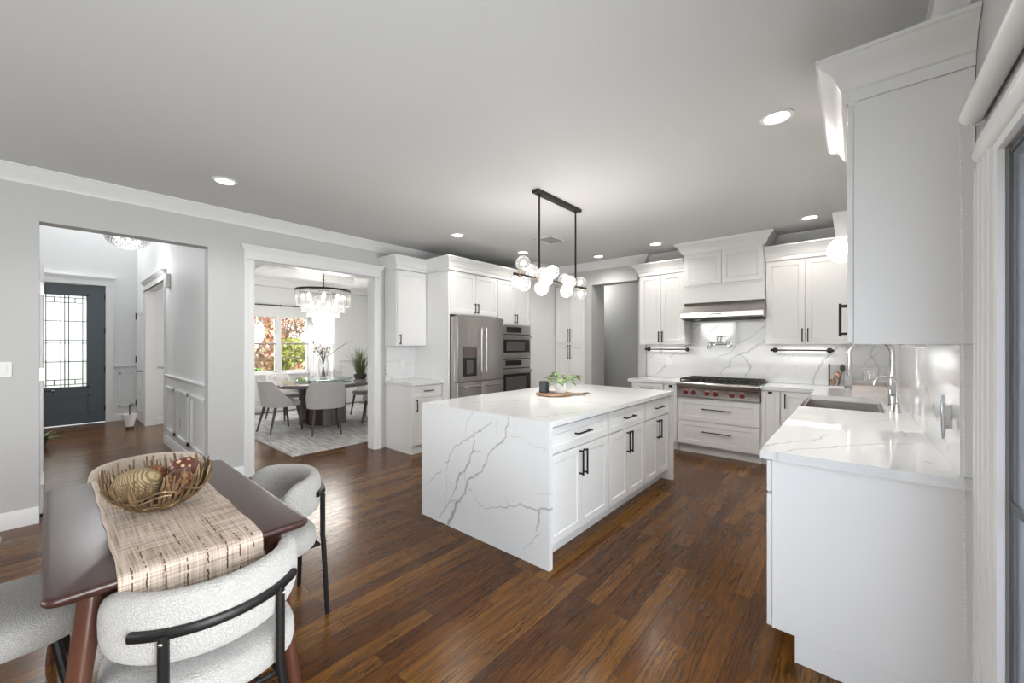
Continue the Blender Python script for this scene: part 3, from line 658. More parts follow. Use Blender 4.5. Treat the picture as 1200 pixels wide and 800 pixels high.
U0, U1 = 1.395, 2.385      # wall cabinets, bottom and top

# --- left wall: coffee counter, refrigerator surround, oven tower (facing +X: local x runs along +Y)
cabinet('upper_cabinet', 'white single-door wall cabinet with crown above the small marble counter left of the refrigerator', (-4.55, 2.945, 1.378), RX, 0.478, 0.275, 1.005,
        [('door', 0.012, 0.470, 0.004, 1.0, ('v', 0.042, 0.085, 0.13))], crown=[(0, 0.275), (0, -0.02), (0.478, -0.02)])
cabinet('base_cabinet', 'white base cabinet with one drawer over one door under the small left marble counter', (-4.215, 2.962, 0), RX, 0.46, 0.61, 0.876,
        [('drawer', 0.004, 0.456, 0.715, 0.868, ('h', 0.23, 0.80, 0.15), 0.04), ('door', 0.004, 0.456, 0.115, 0.705, ('v', 0.045, 0.62, 0.15))], toe=0.105, toe_in=0.02)
def surround(m_):
    m_.box(0, 0.024, 0, 0.755, 0, 2.385); m_.box(0.024, 0.942, 0.0005, 0.755, 1.80, 2.385)
FX = -4.07
t = cabinet('refrigerator_cabinet', 'white tall surround with two doors over the stainless refrigerator', (FX, 3.425, 0), RX, 0.942, 0.755, 2.385,
        [('door', 0.030, 0.484, 1.815, 2.375, ('v', 0.457, 1.90, 0.14)), ('door', 0.486, 0.940, 1.815, 2.375, ('v', 0.513, 1.90, 0.14))], body=surround, crown=[(0, 0.43), (0, -0.02), (0.942, -0.02)])
def oven_tower(m_):
    m_.box(0, 0.018, 0, 0.755, 0.0, 2.385); m_.box(0.772, 0.79, 0, 0.755, 0.0, 2.385); m_.box(0.018, 0.772, 0.0005, 0.755, 1.70, 2.385); m_.box(0.018, 0.772, 0.0005, 0.755, 0.0, 0.465)
cabinet('oven_cabinet', 'white oven tower with two upper doors holding the built-in microwave and oven', (FX, 4.369, 0), RX, 0.789, 0.755, 2.385,
        [('door', 0.004, 0.394, 1.715, 2.375, ('v', 0.368, 1.80, 0.14)), ('door', 0.396, 0.786, 1.715, 2.375, ('v', 0.422, 1.80, 0.14)), ('drawer', 0.004, 0.786, 0.12, 0.455, ('h', 0.395, 0.40, 0.2))], body=oven_tower, crown=[(0, -0.02), (0.789, -0.02)])
cabinet('pantry_cabinet', 'white tall pantry with two upper and two lower doors beside the grey hall opening', (-4.048, 5.88, 0), 0, 0.615, 0.56, 2.415,
        [('door', 0.01, 0.308, 1.415, 2.40, ('v', 0.285, 1.55, 0.24)), ('door', 0.310, 0.607, 1.415, 2.40, ('v', 0.333, 1.55, 0.24)),
         ('door', 0.01, 0.308, 0.115, 1.40, ('v', 0.285, 1.27, 0.24)), ('door', 0.310, 0.607, 0.115, 1.40, ('v', 0.333, 1.27, 0.24))], toe=0.1)

# --- back wall (facing -Y)
UF = 5.64
cabinet('upper_cabinet', 'white two-door wall cabinet left of the range hood beside the hall opening', (-2.385, UF, U0), 0, 0.633, 0.302, 0.99,
        [('door', 0.006, 0.312, 0.004, 0.985, ('v', 0.288, 0.11, 0.15)), ('door', 0.314, 0.628, 0.004, 0.985, ('v', 0.338, 0.11, 0.15))], crown=[(0, 0.302), (0, -0.02), (0.633, -0.02)])
cabinet('upper_cabinet', 'white two-door wall cabinet right of the range hood in the sink corner', (-0.813, UF, U0), 0, 0.79, 0.302, 0.99,
        [('door', 0.006, 0.386, 0.004, 0.985, ('v', 0.360, 0.11, 0.15)), ('door', 0.388, 0.784, 0.004, 0.985, ('v', 0.413, 0.11, 0.15))], crown=[(0, -0.02), (0.79, -0.02)])
def hoodbox(m_):
    m_.box(0, 0.934, 0.0005, 0.38, 0.0, 0.80)
hc = cabinet('hood_cabinet', 'white cabinet with two lift-up doors and tall crown above the steel range hood', (-1.751, 5.59, 1.945), 0, 0.934, 0.38, 0.66,
        [('door', 0.010, 0.466, 0.235, 0.655, None), ('door', 0.468, 0.924, 0.235, 0.655, None)], body=hoodbox)
m_ = MB(); m_.box(0.004, 0.93, -0.012, 0.0, 0.215, 0.235); m_.obj('trim_strip', cab_m, hc)
m_ = MB(); m_.sweep([(0, 0.38), (0, -0.004), (0.934, -0.004), (0.934, 0.38)], [(0, 0.655), (0.02, 0.655), (0.022, 0.675), (0.03, 0.69), (0.045, 0.72), (0.075, 0.755), (0.10, 0.775), (0.105, 0.799), (0, 0.799)]); m_.obj('crown', trim_m, hc)

BF = 5.365
cabinet('base_cabinet', 'white base cabinet with one drawer and one door at left end of the range wall', (-2.385, BF, 0), 0, 0.45, 0.6, 0.876,
        [('drawer', 0.004, 0.446, 0.715, 0.868, ('h', 0.225, 0.80, 0.16), 0.04), ('door', 0.004, 0.446, 0.115, 0.705, ('v', 0.405, 0.60, 0.15))], toe=0.11)
cabinet('base_cabinet', 'narrow white pull-out spice cabinet on the left side of the rangetop', (-1.933, BF, 0), 0, 0.176, 0.6, 0.876,
        [('door', 0.004, 0.172, 0.115, 0.868, ('k', 0.09, 0.845), 0.04)], toe=0.11)
cabinet('drawer_cabinet', 'white cabinet with two wide deep drawers beneath the rangetop', (-1.755, BF, 0), 0, 0.935, 0.6, 0.715,
        [('drawer', 0.012, 0.923, 0.425, 0.70, ('h', 0.468, 0.585, 0.33)), ('drawer', 0.012, 0.923, 0.118, 0.418, ('h', 0.468, 0.30, 0.33))], toe=0.11)
cabinet('base_cabinet', 'narrow white pull-out spice cabinet on the right side of the rangetop', (-0.818, BF, 0), 0, 0.185, 0.6, 0.876,
        [('door', 0.004, 0.181, 0.115, 0.868, ('k', 0.09, 0.845), 0.04)], toe=0.11)
cabinet('base_cabinet', 'white single-door corner base cabinet between rangetop and apron sink', (-0.631, BF, 0), 0, 0.345, 0.6, 0.876,
        [('door', 0.004, 0.335, 0.115, 0.868, ('v', 0.045, 0.76, 0.16))], toe=0.11)

# --- right wall run (facing -X: local x runs along -Y)
cabinet('base_cabinet', 'long white base cabinet with plain end panel nearest the patio door', (-0.283, 3.78, 0), RXN, 1.655, 0.612, 0.876,
        [('drawer', 0.006, 0.826, 0.725, 0.868, ('h', 0.41, 0.80, 0.2), 0.04), ('drawer', 0.83, 1.652, 0.725, 0.868, None, 0.04),
         ('door', 0.006, 0.41, 0.118, 0.715, None), ('door', 0.414, 0.826, 0.118, 0.715, None), ('door', 0.83, 1.24, 0.118, 0.715, None), ('door', 1.244, 1.652, 0.118, 0.715, None)], toe=0.115, toe_in=0.085)
cabinet('base_cabinet', 'white sink base cabinet with two doors under the steel apron sink', (-0.283, 4.74, 0), RXN, 0.955, 0.612, 0.64,
        [('door', 0.004, 0.476, 0.118, 0.63, ('v', 0.44, 0.55, 0.13)), ('door', 0.48, 0.951, 0.118, 0.63, ('v', 0.515, 0.55, 0.13))], toe=0.115, toe_in=0.085)
cabinet('base_cabinet', 'white narrow corner base cabinet beyond the apron sink', (-0.283, 5.36, 0), RXN, 0.615, 0.612, 0.876,
        [('door', 0.03, 0.61, 0.118, 0.868, ('v', 0.56, 0.76, 0.16))], toe=0.115, toe_in=0.085)
cabinet('upper_cabinet', 'large white wall cabinet at the near right with plain side panel and deep crown', (-0.003, 2.95, 1.393), RXN, 0.79, 0.331, 0.995,
        [('door', 0.004, 0.393, 0.004, 0.99, ('v', 0.368, 0.12, 0.16)), ('door', 0.395, 0.785, 0.004, 0.99, ('v', 0.42, 0.12, 0.16))], crown=[(0, 0.331), (0, -0.02), (0.79, -0.02), (0.79, 0.331)])

# --- island units (facing +X)
IX = -1.47
for k, (txt, y0, wd) in enumerate((('nearest the dining table', 2.028, 0.80), ('in the middle of the island', 2.830, 0.71), ('at the far end of the island', 3.542, 0.622))):
    h = wd / 2
    cabinet('island_cabinet', 'white island unit ' + txt + ', one drawer over two doors', (IX, y0, 0), RX, wd, 0.93, 0.876,
        [('drawer', 0.008, wd - 0.008, 0.695, 0.862, ('h', h, 0.785, 0.20), 0.045),
         ('door', 0.008, h - 0.001, 0.115, 0.685, ('v', h - 0.028, 0.575, 0.18), 0.05), ('door', h + 0.001, wd - 0.008, 0.115, 0.685, ('v', h + 0.028, 0.575, 0.18), 0.05)], toe=0.11, group='island cabinet units', toe_in=0.06)

# ================================================================== STONE
ENDV = [[(-1.752, 0.914, 6), (-1.773, 0.77, 5), (-1.827, 0.722, 6), (-1.915, 0.65, 6), (-1.961, 0.56, 5), (-2.043, 0.46, 7), (-2.146, 0.395, 7), (-2.179, 0.31, 9), (-2.257, 0.203, 12), (-2.365, 0.013, 16)], [(-2.079, 0.766, 4), (-2.087, 0.62, 6), (-2.154, 0.505, 8), (-2.239, 0.41, 8), (-2.297, 0.281, 5), (-2.346, 0.183, 4), (-2.407, 0.131, 5), (-2.47, 0.041, 5)], [(-1.904, 0.856, 4), (-2.007, 0.787, 5), (-2.111, 0.718, 5), (-2.192, 0.689, 5), (-2.297, 0.601, 4), (-2.365, 0.518, 4), (-2.384, 0.423, 3), (-2.387, 0.26, 3), (-2.401, 0.151, 3)], [(-2.092, 0.908, 3), (-2.154, 0.815, 3), (-2.179, 0.708, 2)], [(-2.146, 0.395, 4), (-2.141, 0.336, 4), (-2.092, 0.314, 3), (-2.043, 0.259, 3), (-1.972, 0.244, 4), (-1.893, 0.262, 4), (-1.752, 0.315, 5), (-1.631, 0.348, 5), (-1.516, 0.357, 6), (-1.4, 0.38, 6)], [(-1.494, 0.35, 7), (-1.507, 0.266, 6), (-1.511, 0.22, 4)], [(-2.628, 0.268, 3), (-2.507, 0.361, 4), (-2.435, 0.404, 3)], [(-2.407, 0.491, 5), (-2.365, 0.494, 5)], [(-1.784, 0.389, 2), (-1.752, 0.322, 2)], [(-2.087, 0.62, 4), (-1.996, 0.633, 4)], [(-1.859, 0.853, 2), (-1.848, 0.758, 2)], [(-2.055, 0.441, 2), (-2.079, 0.368, 2), (-2.055, 0.306, 2)], [(-2.179, 0.466, 3), (-2.166, 0.382, 3)], [(-2.346, 0.183, 4), (-2.27, 0.214, 4)], [(-1.631, 0.062, 2), (-1.535, 0.168, 3), (-1.48, 0.215, 3)], [(-1.731, 0.792, 2), (-1.573, 0.763, 2), (-1.426, 0.736, 2)], [(-1.516, 0.455, 2), (-1.408, 0.467, 2)]]
BSV = [[(-0.85, 1.64, 6), (-0.94, 1.57, 6), (-1.01, 1.5, 5), (-1.12, 1.44, 5), (-1.17, 1.41, 5), (-1.21, 1.36, 5), (-1.25, 1.3, 5), (-1.34, 1.25, 4), (-1.45, 1.19, 3)], [(-0.84, 1.46, 9), (-0.94, 1.38, 9), (-1.04, 1.32, 8), (-1.13, 1.27, 8), (-1.17, 1.25, 6)], [(-1.13, 1.25, 7), (-1.08, 1.21, 7), (-1.05, 1.16, 7), (-1.03, 1.09, 7), (-1.05, 1.03, 6), (-1.08, 0.99, 5)], [(-1.17, 1.25, 4), (-1.24, 1.21, 4), (-1.28, 1.12, 5), (-1.34, 1.06, 5), (-1.37, 1.03, 4), (-1.37, 0.97, 3)], [(-1.28, 1.12, 3), (-1.26, 1.08, 3)], [(-1.63, 1.69, 4), (-1.72, 1.63, 4)], [(-1.39, 1.66, 4), (-1.51, 1.59, 4), (-1.6, 1.51, 3), (-1.72, 1.43, 3)], [(-2.27, 1.26, 4), (-2.37, 1.19, 4)], [(-2.0, 1.25, 5), (-2.11, 1.13, 5), (-2.18, 1.01, 5), (-2.25, 0.94, 4)], [(-2.11, 1.13, 3), (-2.03, 1.08, 3)],
       [(-0.15, 1.36, 5), (-0.23, 1.27, 5), (-0.33, 1.1, 6), (-0.38, 0.93, 6)], [(0.17, 1.37, 4), (0.12, 1.3, 4), (0.2, 1.16, 4), (0.2, 1.01, 4), (0.17, 0.89, 3)], [(0.19, 1.3, 3), (0.09, 1.18, 3)], [(-0.62, 1.22, 3), (-0.52, 1.3, 3)]]
RCV = [[(-0.31, 2.18, 6), (-0.28, 2.3, 6), (-0.22, 2.39, 5), (-0.16, 2.46, 5), (-0.13, 2.57, 5), (-0.1, 2.7, 4)], [(-0.27, 2.09, 4), (-0.2, 2.21, 5), (-0.14, 2.28, 5), (-0.08, 2.37, 5), (-0.01, 2.48, 5), (0.07, 2.57, 5), (0.16, 2.65, 5), (0.24, 2.76, 4)], [(0.2, 3.07, 6), (0.2, 2.99, 5), (0.19, 2.89, 4)], [(0.2, 3.14, 4), (0.27, 3.17, 4)], [(0.22, 2.32, 8), (0.23, 2.31, 6)], [(0.05, 3.25, 3), (0.23, 3.59, 3)], [(-0.31, 3.01, 3), (-0.19, 3.03, 3), (-0.09, 3.14, 3)]]
ITV = [[(-2.41, 2.27, 5), (-2.21, 2.48, 5), (-2.09, 2.82, 5), (-1.85, 2.94, 5), (-1.49, 2.9, 5)], [(-1.62, 2.04, 6), (-1.53, 2.22, 6), (-1.49, 2.43, 5), (-1.43, 2.69, 5)], [(-2.44, 2.09, 4), (-2.16, 2.18, 4), (-2.08, 2.48, 4)], [(-2.33, 3.95, 4), (-1.81, 3.71, 4), (-1.52, 3.83, 4)], [(-1.752, 1.99, 5), (-1.74, 2.1, 4), (-1.70, 2.2, 3)]]
def attach(o, par): o.parent = par; o.location = -par.location; return o

IX0, IX1, IY0, IY1 = -2.70, -1.415, 1.99, 4.20
isl = thing('island_worktop', 'white marble-look island worktop with waterfall ends and grey veins', 'countertop', ((IX0 + IX1) / 2, (IY0 + IY1) / 2, 0))
attach(veined('countertop', (IX0, IY0 + 0.034, 0.915), (IX1 - IX0, 0, 0), (0, IY1 - IY0 - 0.068, 0), 110, 190, ITV, lambda a, b: (a - IX0, b - IY0 - 0.034), None, 0.035), isl)
attach(veined('waterfall_panel', (IX0, IY0, 0.0), (IX1 - IX0, 0, 0), (0, 0, 0.915), 300, 214, ENDV, lambda a, b: (a - IX0, b), None, 0.034), isl)
b = MB(); b.box(IX0, IX1, IY1 - 0.034, IY1, 0, 0.915); attach(b.obj('waterfall_panel', quartz_m, None, recenter=False), isl)

BX = 0.285
ct = thing('worktop', 'white L-shaped marble-look worktop around the rangetop corner and apron sink', 'countertop', (0, 4.0, 0.875))
attach(veined('sink_side', (-0.325, 2.10, 0.915), (WR - 0.001 + 0.325, 0, 0), (0, 1.70, 0), 80, 210, RCV, lambda a, b: (a + 0.325, b - 2.10), None, 0.0385), ct)
b = MB(); b.box(-0.325, WR - 0.001, 4.72, 5.94, 0.875, 0.915); b.box(0.165, WR - 0.001, 3.80, 4.72, 0.875, 0.915); b.box(-0.818, -0.325, 5.32, 5.94, 0.875, 0.915)
attach(b.obj('range_side', quartz_m, None, recenter=False), ct)
b = MB(); b.box(-2.43, -1.757, 5.32, 5.94, 0.876, 0.916)
tag(b.obj('worktop', quartz_m, bevel=0.002), 'short white marble-look worktop left of the rangetop', 'countertop')
b = MB(); b.box(-4.803, -4.165, 2.93, 3.424, 0.877, 0.916)
tag(b.obj('worktop', quartz_m, bevel=0.002), 'small white marble-look worktop by the dining room opening', 'countertop')
# backsplashes
o = veined('backsplash', (-2.405, 5.945, 0.917), (2.69, 0, 0), (0, 0, 1.03), 270, 104, BSV, lambda a, b: (a + 2.405, b - 0.917), None, 0.023, 0.0012)
tag(o, 'white marble-look backsplash with diagonal grey veins behind the rangetop', 'backsplash')
o = veined('backsplash', (BX + 0.002, 5.92, 0.916), (0, -3.785, 0), (0, 0, 0.476), 190, 24, [[(3.2, 1.2, 4), (2.6, 1.05, 4), (2.3, 0.95, 4)]], lambda a, b: (5.92 - a, b - 0.916), None, 0.042)
tag(o, 'glossy white marble-look backsplash on the right wall behind the sink', 'backsplash')
o = veined('backsplash', (-4.806, 2.95, 0.917), (0, 0.474, 0), (0, 0, 0.46), 60, 58, [[(2.96, 1.17, 3), (3.1, 1.17, 3), (3.25, 1.13, 3), (3.41, 1.1, 3)], [(2.955, 1.0, 5), (2.99, 0.97, 5), (3.05, 0.92, 4)], [(2.955, 1.35, 5), (2.955, 0.95, 5)]], lambda a, b: (a - 2.95, b - 0.917), None, 0.022)
tag(o, 'small marble-look backsplash above the left counter with an outlet', 'backsplash')

# ================================================================== APPLIANCES
t = thing('refrigerator', 'stainless four-door refrigerator with water dispenser', 'refrigerator', (-3.985, 3.455, 0), RX)
b = MB(); b.box(0.004, 0.898, 0.004, 0.78, 0.02, 1.77); b.obj('body', steel_m, t, bevel=0.004)
b = MB(); b.box(0.006, 0.896, -0.03, 0.004, 0.0, 0.045); b.obj('kick_plate', black_m, t)
def steel_door(nm, x0, x1, z0, z1):
    b_ = MB(); n = 10
    pts = []
    for i in range(n + 1):
        u = i / n; x = x0 + (x1 - x0) * u; bul = 0.010 * (1 - (2 * u - 1) ** 2)
        pts.append((x, -0.062 - bul))
    poly = [(x0, 0.0)] + pts + [(x1, 0.0)]
    b_.loft([[(x, y, z0) for x, y in poly], [(x, y, z1) for x, y in poly]])
    return b_.obj(nm, steel_m, t, bevel=0.004)
dl = steel_door('door', 0.002, 0.449, 0.90, 1.775); dr = steel_door('door', 0.453, 0.900, 0.90, 1.775)
fl = steel_door('freezer_drawer', 0.002, 0.449, 0.05, 0.888); fr = steel_door('freezer_drawer', 0.453, 0.900, 0.05, 0.888)
def pro_handle(par, pts, r=0.012, out=0.045, yb=-0.065):
    (x0, z0), (x1, z1) = pts; b_ = MB(); b_.tube([(x0, yb - out, z0), (x1, yb - out, z1)], r, 12)
    dx, dz = (x1 - x0), (z1 - z0); l = math.hypot(dx, dz); dx, dz = dx / l * 0.035, dz / l * 0.035
    for x, z in ((x0 + dx, z0 + dz), (x1 - dx, z1 - dz)): b_.tube([(x, yb, z), (x, yb - out, z)], r * 0.8, 10)
    return b_.obj('handle', steel_m, par)
pro_handle(dl, ((0.405, 1.02), (0.405, 1.62))); pro_handle(dr, ((0.497, 1.02), (0.497, 1.62)))
pro_handle(fl, ((0.07, 0.83), (0.40, 0.83)), 0.011); pro_handle(fr, ((0.50, 0.83), (0.83, 0.83)), 0.011)
b = MB(); b.box(0.085, 0.335, -0.076, -0.066, 0.965, 1.355); dp = b.obj('dispenser', rubber_m, dl, bevel=0.003)
b = MB(); b.box(0.09, 0.33, -0.080, -0.074, 1.22, 1.35); b.obj('control_panel', mat('dispenser_panel', (0.12, 0.10, 0.09), 0.25), dp)
b = MB(); b.box(0.15, 0.27, -0.082, -0.074, 1.0, 1.18); b.obj('paddle', ovenglass_m, dp, bevel=0.004)
b = MB(); b.box(0.335, 0.35, -0.086, -0.066, 0.965, 1.36); b.box(0.085, 0.35, -0.09, -0.066, 0.955, 0.968); b.obj('frame', steel_m, dp)
# built-in microwave and oven
t = thing('microwave_oven', 'built-in stainless microwave above the wall oven', 'microwave', (FX, 4.389, 1.182), RX)
b = MB(); b.box(0, 0.75, -0.03, 0.5, 0, 0.515); b.obj('body', steel_m, t, bevel=0.003)
b = MB(); b.box(0.02, 0.73, -0.055, -0.031, 0.03, 0.345); d_ = b.obj('door', steel_m, t, bevel=0.004)
b = MB(); b.box(0.05, 0.70, -0.058, -0.05, 0.09, 0.29); w_ = b.obj('door_window', blackglass_m, d_)
b = MB(); b.box(0.13, 0.58, -0.060, -0.056, 0.115, 0.265); b.obj('glass', ovenglass_m, w_)
b = MB(); b.tube([(0.03, -0.085, 0.335), (0.72, -0.085, 0.335)], 0.012, 12); b.box(0.05, 0.065, -0.085, -0.05, 0.327, 0.343); b.box(0.685, 0.70, -0.085, -0.05, 0.327, 0.343); b.obj('handle', steel_m, d_)
b = MB(); b.box(0.16, 0.52, -0.034, -0.029, 0.40, 0.485); b.obj('display', blackglass_m, t)
b = MB(); b.box(0.02, 0.73, -0.034, -0.029, 0.362, 0.375); b.obj('vent_slot', rubber_m, t)
t = thing('wall_oven', 'built-in stainless wall oven below the microwave', 'oven', (FX, 4.389, 0.467), RX)
b = MB(); b.box(0, 0.75, -0.03, 0.55, 0, 0.712); b.obj('body', steel_m, t, bevel=0.003)
b = MB(); b.box(0.01, 0.74, -0.055, -0.031, 0.02, 0.545); d_ = b.obj('door', steel_m, t, bevel=0.004)
b = MB(); b.box(0.035, 0.715, -0.058, -0.05, 0.06, 0.475); w_ = b.obj('door_window', blackglass_m, d_)
b = MB(); b.box(0.12, 0.60, -0.060, -0.056, 0.10, 0.43); b.obj('glass', ovenglass_m, w_)
b = MB(); b.tube([(0.03, -0.09, 0.515), (0.72, -0.09, 0.515)], 0.013, 12); b.box(0.05, 0.066, -0.09, -0.05, 0.506, 0.524); b.box(0.685, 0.70, -0.09, -0.05, 0.506, 0.524); b.obj('handle', steel_m, d_)
b = MB(); b.box(0.14, 0.52, -0.034, -0.029, 0.60, 0.685); b.obj('display', blackglass_m, t)
for z in (0.56, 0.702):
    b = MB(); b.box(0.015, 0.735, -0.034, -0.029, z - 0.008, z + 0.006); b.obj('vent_slot', rubber_m, t)

# rangetop with six red knobs
t = thing('rangetop', 'stainless six-burner gas rangetop with red knobs', 'stove', (-1.752, 5.32, 0.718), 0)
RW = 0.928
b = MB(); b.loft([[(x, y, z) for y, z in ((0.012, 0.0), (-0.012, 0.015), (-0.012, 0.125), (-0.035, 0.16), (-0.035, 0.185), (-0.02, 0.199), (0.60, 0.199), (0.60, 0.0))] for x in (0, RW)]); b.obj('body', steel_m, t, bevel=0.003)
b = MB(); b.box(0.012, RW - 0.012, -0.0135, -0.011, 0.122, 0.134); b.obj('shadow_gap', rubber_m, t)
b = MB(); b.box(0.03, RW - 0.03, 0.03, 0.575, 0.199, 0.206); b.obj('burner_pan', iron_m, t)
b = MB(); b.box(0.0, RW, 0.575, 0.60, 0.199, 0.225); b.obj('back_rail', steel_m, t)
for x in (0.115, 0.21, 0.365, 0.46, 0.64, 0.75):
    b = MB(); k_ = [(0.030, 0), (0.031, 0.006), (0.026, 0.012), (0.0255, 0.034), (0.022, 0.040), (0.0, 0.041)]
    b.loft([[(x + r * math.cos(2 * PI * j / 20), -0.0125 - h, 0.07 + r * math.sin(2 * PI * j / 20)) for j in range(20)] for r, h in k_[1:5]])
    kb = b.obj('knob', knob_m, t)
    b = MB(); b.loft([[(x + r * math.cos(2 * PI * j / 20), -0.0122 - h, 0.07 + r * math.sin(2 * PI * j / 20)) for j in range(20)] for r, h in ((0.034, 0), (0.034, 0.006))]); b.obj('bezel', steel_m, kb)
for i in range(3):
    x0, x1 = 0.035 + i * 0.288, 0.035 + i * 0.288 + 0.282
    b = MB(); z0, z1 = 0.226, 0.24
    for y in (0.04, 0.185, 0.305, 0.42, 0.565): b.box(x0, x1, y - 0.007, y + 0.007, z0, z1)
    for x in (x0, x0 + 0.07, x0 + 0.141, x0 + 0.212, x1): b.box(x - 0.006, x + 0.006, 0.033, 0.572, z0, z1)
    for x in (x0, x1):
        for y in (0.04, 0.305, 0.565): b.box(x - 0.008, x + 0.008, y - 0.008, y + 0.008, 0.205, z0)
    b.obj('grate', iron_m, t)
    for y in (0.165, 0.435):
        b = MB(); b.lathe([(0.05, 0), (0.05, 0.008), (0.038, 0.01), (0.038, 0.016), (0.0, 0.018)][:4], ((x0 + x1) / 2, y, 0.206), 20); b.obj('burner', iron_m, t)

# range hood
t = thing('range_hood', 'sloped stainless range hood above the rangetop', 'range hood', (-1.758, 5.94, 1.73), 0)
HW = 0.95
b = MB(); pr = [(0.0, 0.0), (-0.46, 0.0), (-0.485, 0.012), (-0.487, 0.075), (-0.30, 0.213), (0.0, 0.213)]
b.loft([[(x, y, z) for y, z in pr] for x in (0, HW)]); b.obj('canopy', steel_m, t, bevel=0.004)
b = MB(); b.box(0.36, 0.50, -0.492, -0.484, 0.042, 0.056); b.obj('control_strip', rubber_m, t)
b = MB(); b.box(0.02, HW - 0.02, -0.44, -0.02, -0.012, 0.0); b.obj('baffle', iron_m, t)
for x in (0.2, 0.75):
    b = MB(); b.lathe([(0.035, 0), (0.035, -0.004)], (x, -0.40, -0.012), 16); b.obj('light', white_m, t)

for x in (0.2, 0.75):  # spots added under the hood to brighten rangetop and backsplash
    d = bpy.data.lights.new('hood_fill_lamp', 'SPOT'); d.energy = 5; d.spot_size = math.radians(120); d.spot_blend = 0.6; d.shadow_soft_size = 0.03; d.color = (1.0, 0.96, 0.9)
    o = bpy.data.objects.new('hood_fill_lamp', d); COL.objects.link(o); o.parent = t; o.location = (x, -0.40, -0.025)
def strip_lamp(label, loc, rz, ln, p):
    t_ = thing('under_cabinet_light', label, 'light', loc, rz)
    m_ = MB(); m_.box(-ln / 2, ln / 2, -0.016, 0.016, -0.012, 0); m_.obj('housing', white_m, t_)
    m_ = MB(); m_.box(-ln / 2 + 0.01, ln / 2 - 0.01, -0.010, 0.010, -0.0135, -0.0121); m_.obj('diffuser', emis('strip_glow', (1, 0.97, 0.92), 1.0), t_)
    d_ = bpy.data.lights.new('strip_lamp', 'AREA'); d_.shape = 'RECTANGLE'; d_.size = ln; d_.size_y = 0.03; d_.energy = p; d_.color = (1.0, 0.97, 0.92)
    o_ = bpy.data.objects.new('strip_lamp', d_); COL.objects.link(o_); o_.parent = t_; o_.location = (0, 0, -0.016)
strip_lamp('added slim fill light strip under the wall cabinet left of the hood', (-2.07, 5.84, 1.3945), 0, 0.5, 0.6)  # strip added to brighten this stretch of backsplash and counter
strip_lamp('added slim fill light strip under the wall cabinet right of the hood', (-0.42, 5.84, 1.3945), 0, 0.6, 0.7)  # also an added strip, fill for the sink corner counter
strip_lamp('slim light strip under the large near right wall cabinet', (0.20, 2.55, 1.3925), RX, 0.6, 0.7)
# pot filler
t = thing('pot_filler', 'folded chrome pot filler on the marble above the rangetop', 'faucet', (-1.27, 5.942, 1.385), 0)
b = MB(); b.loft([[(r * math.cos(2 * PI * j / 20), -h, r * math.sin(2 * PI * j / 20)) for j in range(20)] for r, h in ((0.034, 0), (0.034, 0.008), (0.016, 0.014), (0.016, 0.06))]); b.obj('wall_flange', chrome_m, t)
b = MB(); b.tube([(0, -0.06, 0.0), (0, -0.06, 0.02)], 0.016); b.tube([(0, -0.065, 0.012), (-0.23, -0.065, 0.012)], 0.010); b.obj('lower_arm', chrome_m, t)
b = MB(); b.tube([(-0.23, -0.065, -0.005), (-0.23, -0.065, 0.055)], 0.013); b.tube([(-0.23, -0.075, 0.045), (-0.02, -0.12, 0.045)], 0.009); b.obj('upper_arm', chrome_m, t)
b = MB(); b.tube([(-0.13, -0.10, 0.045), (-0.13, -0.10, 0.10), (-0.125, -0.10, 0.115), (-0.11, -0.10, 0.122), (-0.06, -0.10, 0.12)], 0.009); b.obj('lever', chrome_m, t)
b = MB(); b.tube([(-0.255, -0.068, 0.012), (-0.255, -0.068, -0.03), (-0.255, -0.068, -0.05)], [0.011, 0.011, 0.014]); b.obj('spout', chrome_m, t)

# utensil rails
def utensil_rail(label, x0, x1, z, hooks):
    t_ = thing('utensil_rail', label, 'rail', ((x0 + x1) / 2, 5.942, z), 0)
    h = (x1 - x0) / 2
    b_ = MB(); b_.tube([(-h, -0.05, 0), (h, -0.05, 0)], 0.009, 12)
    for s_ in (-1, 1): b_.lathe([(0.013, 0)], (0, 0, 0)) if False else b_.sphere((s_ * h, -0.05, 0), 0.016, 12, 8)
    b_.obj('bar', black_m, t_)
    for s_ in (-1, 1):
        b_ = MB(); x = s_ * (h - 0.03); b_.loft([[(x + r * math.cos(2 * PI * j / 16), -q, r * math.sin(2 * PI * j / 16)) for j in range(16)] for r, q in ((0.03, 0), (0.03, 0.008), (0.012, 0.014), (0.011, 0.05))]); b_.obj('bracket', black_m, t_)
    for x in hooks:
        b_ = MB(); b_.tube([(x, -0.05, 0.013), (x, -0.063, 0.006), (x, -0.062, -0.02), (x, -0.062, -0.045), (x, -0.075, -0.056), (x, -0.088, -0.045)], 0.004, 8); b_.obj('hook', black_m, t_)
utensil_rail('short black utensil rail with hooks left of the rangetop', -2.40, -1.78, 1.325, (-0.07, 0.17))
utensil_rail('long black utensil rail without hooks right of the rangetop', -0.785, -0.19, 1.325, ())

